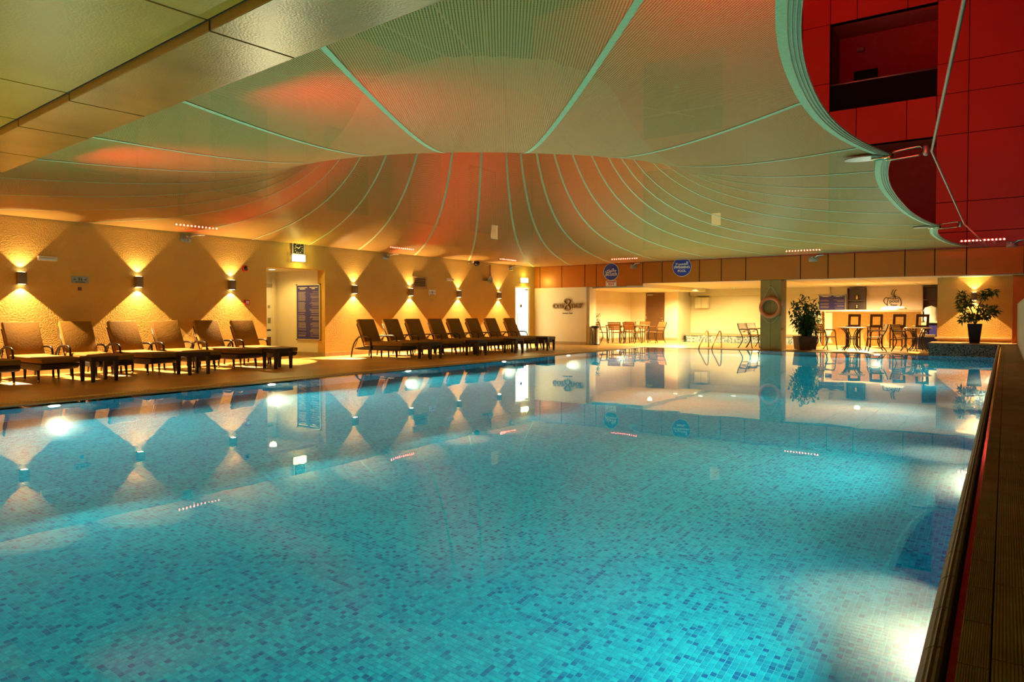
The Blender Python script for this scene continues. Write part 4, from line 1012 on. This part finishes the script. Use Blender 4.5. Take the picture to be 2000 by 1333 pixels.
def restroom(yv, z, wd, ht, m, lb):
    t = wt_('restroom_sign', lb, 'sign', yv, z, 'restroom signs')
    box('plate', m, -wd / 2, wd / 2, -0.006, 0.0, -ht / 2, ht / 2, t); sc = ht / 0.14
    person(t, -0.022 * sc, False, sc * 0.75); person(t, 0.022 * sc, True, sc * 0.75)
    for s_ in (-1, 1):
        x = s_ * wd * 0.32
        MB().prism([(x + s_ * 0.03, 0.0), (x, 0.016), (x, 0.005), (x - s_ * 0.03, 0.005), (x - s_ * 0.03, -0.005), (x, -0.005), (x, -0.016)], -0.009, -0.006).obj('arrow', 'black', t)
    for k in range(2): box('print_line', 'black', -wd * 0.3, wd * 0.3, -0.008, -0.006, -ht * (0.34 + 0.12 * k) - 0.004, -ht * (0.34 + 0.12 * k) + 0.003, t)
restroom(6.935, 1.895, 0.32, 0.135, 'galv', 'metal restroom sign with two arrows between the first two wall lights')
restroom(17.80, 1.90, 0.34, 0.17, 'white', 'white restroom sign with two arrows right of the air vent')
tag(box('wall_plaque', 'doorwood', WX, WX + 0.008, 6.89, 6.96, 1.67, 1.74), 'small dark square plaque under the metal restroom sign', 'plaque')
tag(box('wall_plaque', 'galv', WX, WX + 0.008, 17.76, 17.83, 1.62, 1.69), 'small grey square plaque under the white restroom sign', 'plaque')
t = wt_('fire_bell', 'round dark red fire bell left of the entrance recess', 'bell', 10.77, 2.32); MB().lathe([(0.085, 0.0), (0.085, -0.03), (0.07, -0.055), (0.0, -0.06)], 20, (0, 0, 0), 'y').obj('gong', 'red', t); MB().lathe([(0.055, -0.058), (0.03, -0.07), (0, -0.072)], 16, (0, 0, 0), 'y').obj('boss', 'black', t)
t = wt_('call_point', 'red fire call point with white front below the fire bell', 'alarm', 10.80, 1.48); MB().box(-0.07, 0.07, -0.05, 0, -0.06, 0.06).obj('body', 'red', t, bevel=0.006); box('press_plate', 'white', -0.035, 0.045, -0.056, -0.048, -0.03, 0.035, t)
t = wt_('wall_clock', 'square clock with dark dial above the lit exit sign', 'clock', 12.38, 2.92)
box('case', 'silver', -0.20, 0.20, -0.04, 0, -0.145, 0.18, t); box('dial', 'black', -0.165, 0.165, -0.045, -0.04, -0.125, 0.16, t)
tk = MB()
for k in range(12):
    a = k * PI / 6; tk.cbox((0.12 * math.sin(a), -0.047, 0.018 + 0.12 * math.cos(a)), (0.016, 0.003, 0.016))
tk.obj('hour_marks', 'printhi', t); MB().tube([(0, -0.05, 0.018), (-0.10, -0.05, 0.055)], 0.005, 4).obj('hand', 'printhi', t); MB().tube([(0, -0.05, 0.018), (0.055, -0.05, 0.075)], 0.006, 4).obj('hand', 'printhi', t)
def exit_sign(yv, z, wd, ht, lb, pw):
    t = wt_('exit_sign', lb, 'sign', yv, z, 'lit exit signs')
    MB().box(-wd / 2, wd / 2, -0.10, -0.02, -ht / 2, ht / 2).obj('light_box', 'exit', t); box('back_plate', 'white', -wd / 2 - 0.01, wd / 2 + 0.01, -0.02, 0, -ht / 2 - 0.01, ht / 2 + 0.01, t)
    light('lamp', 'POINT', (0, -0.16, 0), pw, (1.0, 0.88, 0.20), t, shadow_soft_size=0.08)
exit_sign(12.37, 2.68, 0.37, 0.17, 'glowing yellow exit sign under the clock above the recess', 22)
exit_sign(23.20, 2.505, 0.40, 0.17, 'glowing yellow exit sign above the bright white door', 22)
t = wt_('air_vent', 'square louvred air vent right of the fifth wall light', 'vent', 17.18, 2.195)
for (xa, xb, za, zb) in ((-0.34, 0.34, 0.14, 0.20), (-0.34, 0.34, -0.20, -0.13), (-0.34, -0.27, -0.13, 0.14), (0.27, 0.34, -0.13, 0.14)): box('frame', 'louvre', xa, xb, -0.03, 0, za, zb, t)
box('backing', 'dark', -0.27, 0.27, -0.004, 0, -0.13, 0.14, t)
for k in range(4): 
    z = -0.10 + 0.066 * k
    MB().add([(-.27, -.028, z - .012), (.27, -.028, z - .012), (.27, -.006, z + .016), (-.27, -.006, z + .016), (-.27, -.024, z - .018), (.27, -.024, z - .018), (.27, -.002, z + .01), (-.27, -.002, z + .01)], [(0, 1, 2, 3), (7, 6, 5, 4), (0, 4, 5, 1), (2, 6, 7, 3), (0, 3, 7, 4), (1, 5, 6, 2)]).obj('slat', 'louvre', t)
t = wt_('dome_camera', 'black dome security camera under the canopy edge', 'camera', 19.95, 2.98); MB().tube([(0, 0, 0.05), (0, -0.14, 0.05)], 0.02, 8).obj('arm', 'white', t); MB().lathe([(0.0, -0.11), (0.06, -0.09), (0.105, -0.03), (0.11, 0.02), (0.09, 0.06), (0, 0.07)], 18, (0, -0.2, 0)).obj('dome', 'blackgloss', t); MB().lathe([(0, -0.02), (0.04, -0.02), (0.04, 0.02), (0, 0.02)], 12, (-0.22, -0.05, 0.0)).obj('sensor', 'louvre', t)
t = wt_('speaker_horn', 'round grey horn speaker beside a bent conduit pipe', 'speaker', 20.75, 2.43); MB().lathe([(0.05, 0.0), (0.06, -0.10), (0.14, -0.2), (0.15, -0.21), (0.12, -0.2), (0.0, -0.12)], 18, (0, 0, 0), 'y').obj('horn', 'galv', t); box('clip', 'galv', -0.20, -0.06, -0.08, 0, -0.05, 0.03, t); MB().tube(smooth_path([(0.10, -0.05, -0.03), (0.2, -0.04, -0.02), (0.24, -0.03, 0.05), (0.24, -0.03, 0.55)], 4), 0.03, 8).obj('conduit', 'louvre', t)

# ------------------------------------------------------------------ signs on the fascia and corner wall
def round_sign(x, z, r, lines, lb):
    t = thing('round_sign', lb, 'sign', (x, YB - 0.002, z), 0, 'round blue signs on the fascia')
    MB().lathe([(0.0, -0.008), (r * 0.95, -0.008), (r * 0.95, 0.0)], 40, (0, 0, 0), 'y', smooth=False).obj('disc', 'blue', t)
    MB().tube([(r * 0.97 * math.cos(k * PI / 24), -0.006, r * 0.97 * math.sin(k * PI / 24)) for k in range(48)], 0.010, 6, closed=True).obj('rim', 'silver', t)
    for (s_, zz, size) in lines: text_mesh('lettering', s_, size, 'printhi', t, (0, -0.012, zz), bold=0.004)
round_sign(-12.13, 2.76, 0.325, [('\uFEF1\uFEAF\uFEEE\uFEDB\uFE8E\uFE9F', 0.055, 0.16), ('JACUZZI', -0.10, 0.125)], 'round blue sign reading JACUZZI')
round_sign(-9.37, 2.85, 0.35, [('\uFEA2\uFE92\uFEB4\uFEE4\uFEDF\uFE8D', 0.11, 0.16), ('SWIMMING', -0.025, 0.115), ('POOL', -0.15, 0.115)], 'round blue sign reading SWIMMING POOL')
t = thing('notice_plate', 'small white notice with red print under the jacuzzi sign', 'sign', (-12.13, YB - 0.002, 2.325)); box('plate', 'white', -0.22, 0.22, -0.006, 0, -0.10, 0.11, t)
box('print_line', 'red', -0.19, 0.19, -0.008, -0.006, 0.05, 0.085, t)
for xx in (-0.08, 0.0, 0.08): box('print_figure', 'red', xx - 0.02, xx + 0.02, -0.008, -0.006, -0.07, 0.02, t)
t = thing('bar_name_sign', 'raised dark lettering cor8ner on the pale corner wall', 'sign', (-14.02, YB + 0.018, 1.54))
text_mesh('lettering', 'cor', 0.40, 'bronze', t, (-0.40, -0.03, -0.01), extrude=0.015, bold=0.006); text_mesh('lettering', 'ner', 0.40, 'bronze', t, (0.42, -0.03, 0.0), extrude=0.015, bold=0.006)
e8 = []
for k in range(48):
    a = 2 * PI * k / 48; e8.append((0.135 * math.sin(2 * a) * (0.9), -0.03 - 0.008 * math.cos(2 * a), 0.205 * math.cos(a) + 0.005))
MB().tube(e8, 0.034, 8, closed=True).obj('ribbon_eight', 'bronze', t)
cap = MB(); x = -0.22
for k in range(10):
    if k == 6: x += 0.03
    cap.box(x, x + 0.030, -0.008, 0, -0.345, -0.310); x += 0.042
o_ = cap.obj('small_print', 'black', t); o_['kind'] = 'stuff'

# ------------------------------------------------------------------ life ring, ladder, bin
t = thing('life_ring', 'orange life ring hanging on the column', 'life ring', (-6.33, 24.036, 1.40))
MB().tube([(0.30 * math.cos(k * PI / 20), -0.07, 0.30 * math.sin(k * PI / 20)) for k in range(40)], 0.066, 10, closed=True).obj('ring', 'ring', t)
MB().tube(smooth_path([(-0.33, -0.08, 0.1), (-0.1, -0.02, 0.56), (0.0, -0.02, 0.68), (0.1, -0.02, 0.56), (0.33, -0.08, 0.1)], 4), 0.006, 5).obj('grab_line', 'rope', t)
MB().tube(smooth_path([(-0.3, -0.08, -0.22), (-0.1, -0.03, -0.48), (0.12, -0.03, -0.46), (0.34, -0.08, -0.12)], 4), 0.006, 5).obj('grab_line', 'rope', t)
MB().tube([(0, 0, 0.69), (0, -0.05, 0.69), (0, -0.05, 0.72)], 0.008, 6).obj('hook', 'black', t)
for yv in (): pass
t = thing('pool_ladder', 'steel pool ladder with two hoop handrails at the far edge', 'ladder', (-8.45, 23.8, 0))
for x in (-0.22, 0.24):
    MB().tube(smooth_path([(x, -0.04, -0.8), (x, -0.04, -0.05), (x, 0.35, 0.30), (x, 0.68, 0.54), (x, 0.82, 0.585), (x, 0.92, 0.52), (x, 0.96, 0.25), (x, 0.97, 0.0)], 4), 0.024, 8).obj('handrail', 'brass', t)
for z in (-0.25, -0.5, -0.75): box('tread', 'brass', -0.22, 0.24, -0.08, 0.0, z, z + 0.03, t)
t = thing('litter_bin', 'cylindrical steel litter bin beside the corner wall', 'bin', (-12.92, 24.25, 0))
MB().lathe([(0.16, 0.0), (0.16, 0.05), (0.15, 0.05), (0.15, 0.70), (0.13, 0.70), (0.13, 0.72), (0.0, 0.72)], 24).obj('body', 'chrome', t); MB().lathe([(0.165, 0.0), (0.165, 0.04)], 24).obj('base_ring', 'black', t); MB().lathe([(0.155, 0.67), (0.155, 0.73), (0.10, 0.735), (0.10, 0.70)], 24).obj('ash_top', 'black', t)

# ------------------------------------------------------------------ plants
def leaves(n, fn, ln, wd, m, par, seed, droop=0.4):
    r_ = random.Random(seed); b = MB()
    for _ in range(n):
        p, out = fn(r_)
        d = Vector(out) + Vector((r_.uniform(-.6, .6), r_.uniform(-.6, .6), r_.uniform(-.5, .3) - droop)); d.normalize()
        s_ = d.cross(Vector((r_.uniform(-.5, .5), r_.uniform(-.5, .5), 1))); s_.normalize(); L_ = ln * r_.uniform(0.7, 1.25); W_ = wd * r_.uniform(0.8, 1.2)
        up_ = s_.cross(d) * 0.12 * L_; P = Vector(p)
        b.add([P, P + d * L_ * 0.35 + s_ * W_ / 2 + up_, P + d * L_ * 0.45 + up_ * 0.3, P + d * L_ * 0.35 - s_ * W_ / 2 + up_, P + d * L_], [(0, 1, 2), (0, 2, 3), (1, 4, 2), (2, 4, 3)])
    o_ = b.obj('foliage', m, par); o_['kind'] = 'stuff'; return o_
# umbrella plant in the tall black pot on the ledge
t = thing('potted_plant', 'leafy umbrella plant in a tall black pot on the mosaic ledge', 'plant', (-0.74, 24.95, RZ + 0.001))
b = MB(); 
def sq(h, z): return [(-h, -h, z), (h, -h, z), (h, h, z), (-h, h, z)]
b.add(sq(0.125, 0) + sq(0.185, 0.56) + sq(0.165, 0.56) + sq(0.160, 0.50), [(3, 2, 1, 0)] + [(i, (i + 1) % 4, 4 + (i + 1) % 4, 4 + i) for i in range(4)] + [(4 + i, 4 + (i + 1) % 4, 8 + (i + 1) % 4, 8 + i) for i in range(4)] + [(8 + i, 8 + (i + 1) % 4, 12 + (i + 1) % 4, 12 + i) for i in range(4)])
b.obj('pot', 'blackgloss', t); box('soil', 'soil', -0.16, 0.16, -0.16, 0.16, 0.49, 0.51, t)
CLU = [(-0.36, 0.0, 1.42, .15), (-0.30, 0.0, 1.30, .14), (0.28, -0.02, 1.44, .15), (0.42, 0.0, 1.50, .15), (0.18, 0.05, 1.36, .10), (-0.34, -0.02, 1.10, .15), (-0.16, 0.0, 1.14, .13), (-0.28, 0, 0.98, .13), (0.12, 0.0, 1.02, .12), (0.32, -0.05, 1.00, .17), (0.46, 0.0, 0.94, .16), (0.36, -0.03, 0.84, .16), (0.05, -0.1, 0.80, .17), (0.2, -0.05, 0.75, .17), (-0.22, -0.05, 0.78, .14), (-0.30, -0.05, 0.68, .13), (-0.05, -0.1, 0.72, .15)]
for i, c in enumerate(CLU):
    MB().tube(smooth_path([(0.0, 0, 0.5), (c[0] * 0.3, c[1], 0.5 + (c[2] - 0.5) * 0.55), (c[0] * 0.9, c[1], c[2] - 0.04)], 3), 0.009, 5).obj('stem', 'stem', t)
def fsch(r_):
    c = r_.choice(CLU); a = r_.uniform(0, 2 * PI); e = r_.uniform(-0.6, 0.9); o_ = Vector((math.cos(a) * math.cos(e), math.sin(a) * math.cos(e), math.sin(e)))
    return Vector(c[:3]) + o_ * c[3] * r_.uniform(0.1, 0.7), o_
leaves(760, fsch, 0.17, 0.06, 'leaf', t, 11, 0.25)
# ficus in the square planter beside the column
t = thing('planter_bush', 'dark leaved bush in a square brown planter beside the column', 'plant', (-5.42, 24.75, 0), 0.55)
b = MB(); b.add(sq(0.26, 0.02) + sq(0.30, 0.46) + sq(0.27, 0.46) + sq(0.27, 0.42), [(3, 2, 1, 0)] + [(i, (i + 1) % 4, 4 + (i + 1) % 4, 4 + i) for i in range(4)] + [(4 + i, 4 + (i + 1) % 4, 8 + (i + 1) % 4, 8 + i) for i in range(4)] + [(8 + i, 8 + (i + 1) % 4, 12 + (i + 1) % 4, 12 + i) for i in range(4)]); b.obj('planter', 'terracotta', t)
box('soil', 'soil', -0.26, 0.26, -0.26, 0.26, 0.41, 0.43, t)
ST = [(-0.32, 0.0, 1.62), (0.0, 0.05, 1.78), (0.28, 0, 1.66), (-0.42, -0.1, 1.30), (0.38, 0.1, 1.38), (0.1, -0.1, 1.5), (-0.15, 0.1, 1.15), (0.22, 0.0, 1.05), (-0.25, -0.1, 0.85), (0.1, 0.1, 0.8), (0.25, -.1, .7)]
for e in ST: MB().tube(smooth_path([(e[0] * 0.15, e[1] * 0.15, 0.42), (e[0] * 0.5, e[1] * 0.5, 0.42 + (e[2] - 0.42) * 0.5), e], 4), [0.018] * 5 + [0.012] * 3 + [0.006], 5).obj('stem', 'stem', t)
def ffic(r_):
    e = Vector(r_.choice(ST)); tt = r_.uniform(0.35, 1.0); p = Vector((e.x * tt, e.y * tt, 0.42 + (e.z - 0.42) * tt)) + Vector((r_.uniform(-.15, .15), r_.uniform(-.15, .15), r_.uniform(-.1, .1)))
    return p, Vector((r_.uniform(-1, 1), r_.uniform(-1, 1), 0))
leaves(1250, ffic, 0.15, 0.06, 'leaf2', t, 21, 0.5)
# slim plant behind the bin
t = thing('slim_plant', 'thin sparse plant behind the steel bin', 'plant', (-13.22, 24.85, 0))
MB().lathe([(0.10, 0.0), (0.13, 0.40), (0.11, 0.40), (0.10, 0.36)], 16).obj('pot', 'terracotta', t)
SP = [(-0.03, 0, 1.12), (0.10, 0, 1.14), (0.06, 0, 0.95), (-0.06, 0, 0.80), (0.04, 0, .7)]
for e in SP: MB().tube(smooth_path([(0, 0, 0.36), (e[0] * 1.6, 0, 0.36 + (e[2] - 0.36) * 0.5), e], 4), 0.006, 5).obj('stem', 'stem', t)
def fslim(r_):
    e = Vector(r_.choice(SP)); return e + Vector((r_.uniform(-.06, .06), r_.uniform(-.06, .06), r_.uniform(-.08, .06))), Vector((r_.uniform(-1, 1), r_.uniform(-1, 1), 0.2))
leaves(130, fslim, 0.08, 0.035, 'leaf2', t, 31, 0.3)
# pale flowering bush by the lone stool
t = thing('vase_plant', 'small leafy plant in a white vase by the lone bar stool', 'plant', (-5.62, 27.7, 0))
MB().lathe([(0.10, 0.0), (0.12, 0.02), (0.05, 0.25), (0.04, 0.7), (0.05, 0.85), (0.04, 0.85)], 16).obj('vase', 'white', t)
leaves(110, lambda r_: (Vector((r_.uniform(-.14, .14), r_.uniform(-.12, .12), r_.uniform(0.85, 1.05))), Vector((r_.uniform(-1, 1), r_.uniform(-1, 1), .3))), 0.10, 0.05, 'leaf', t, 41, 0.2)
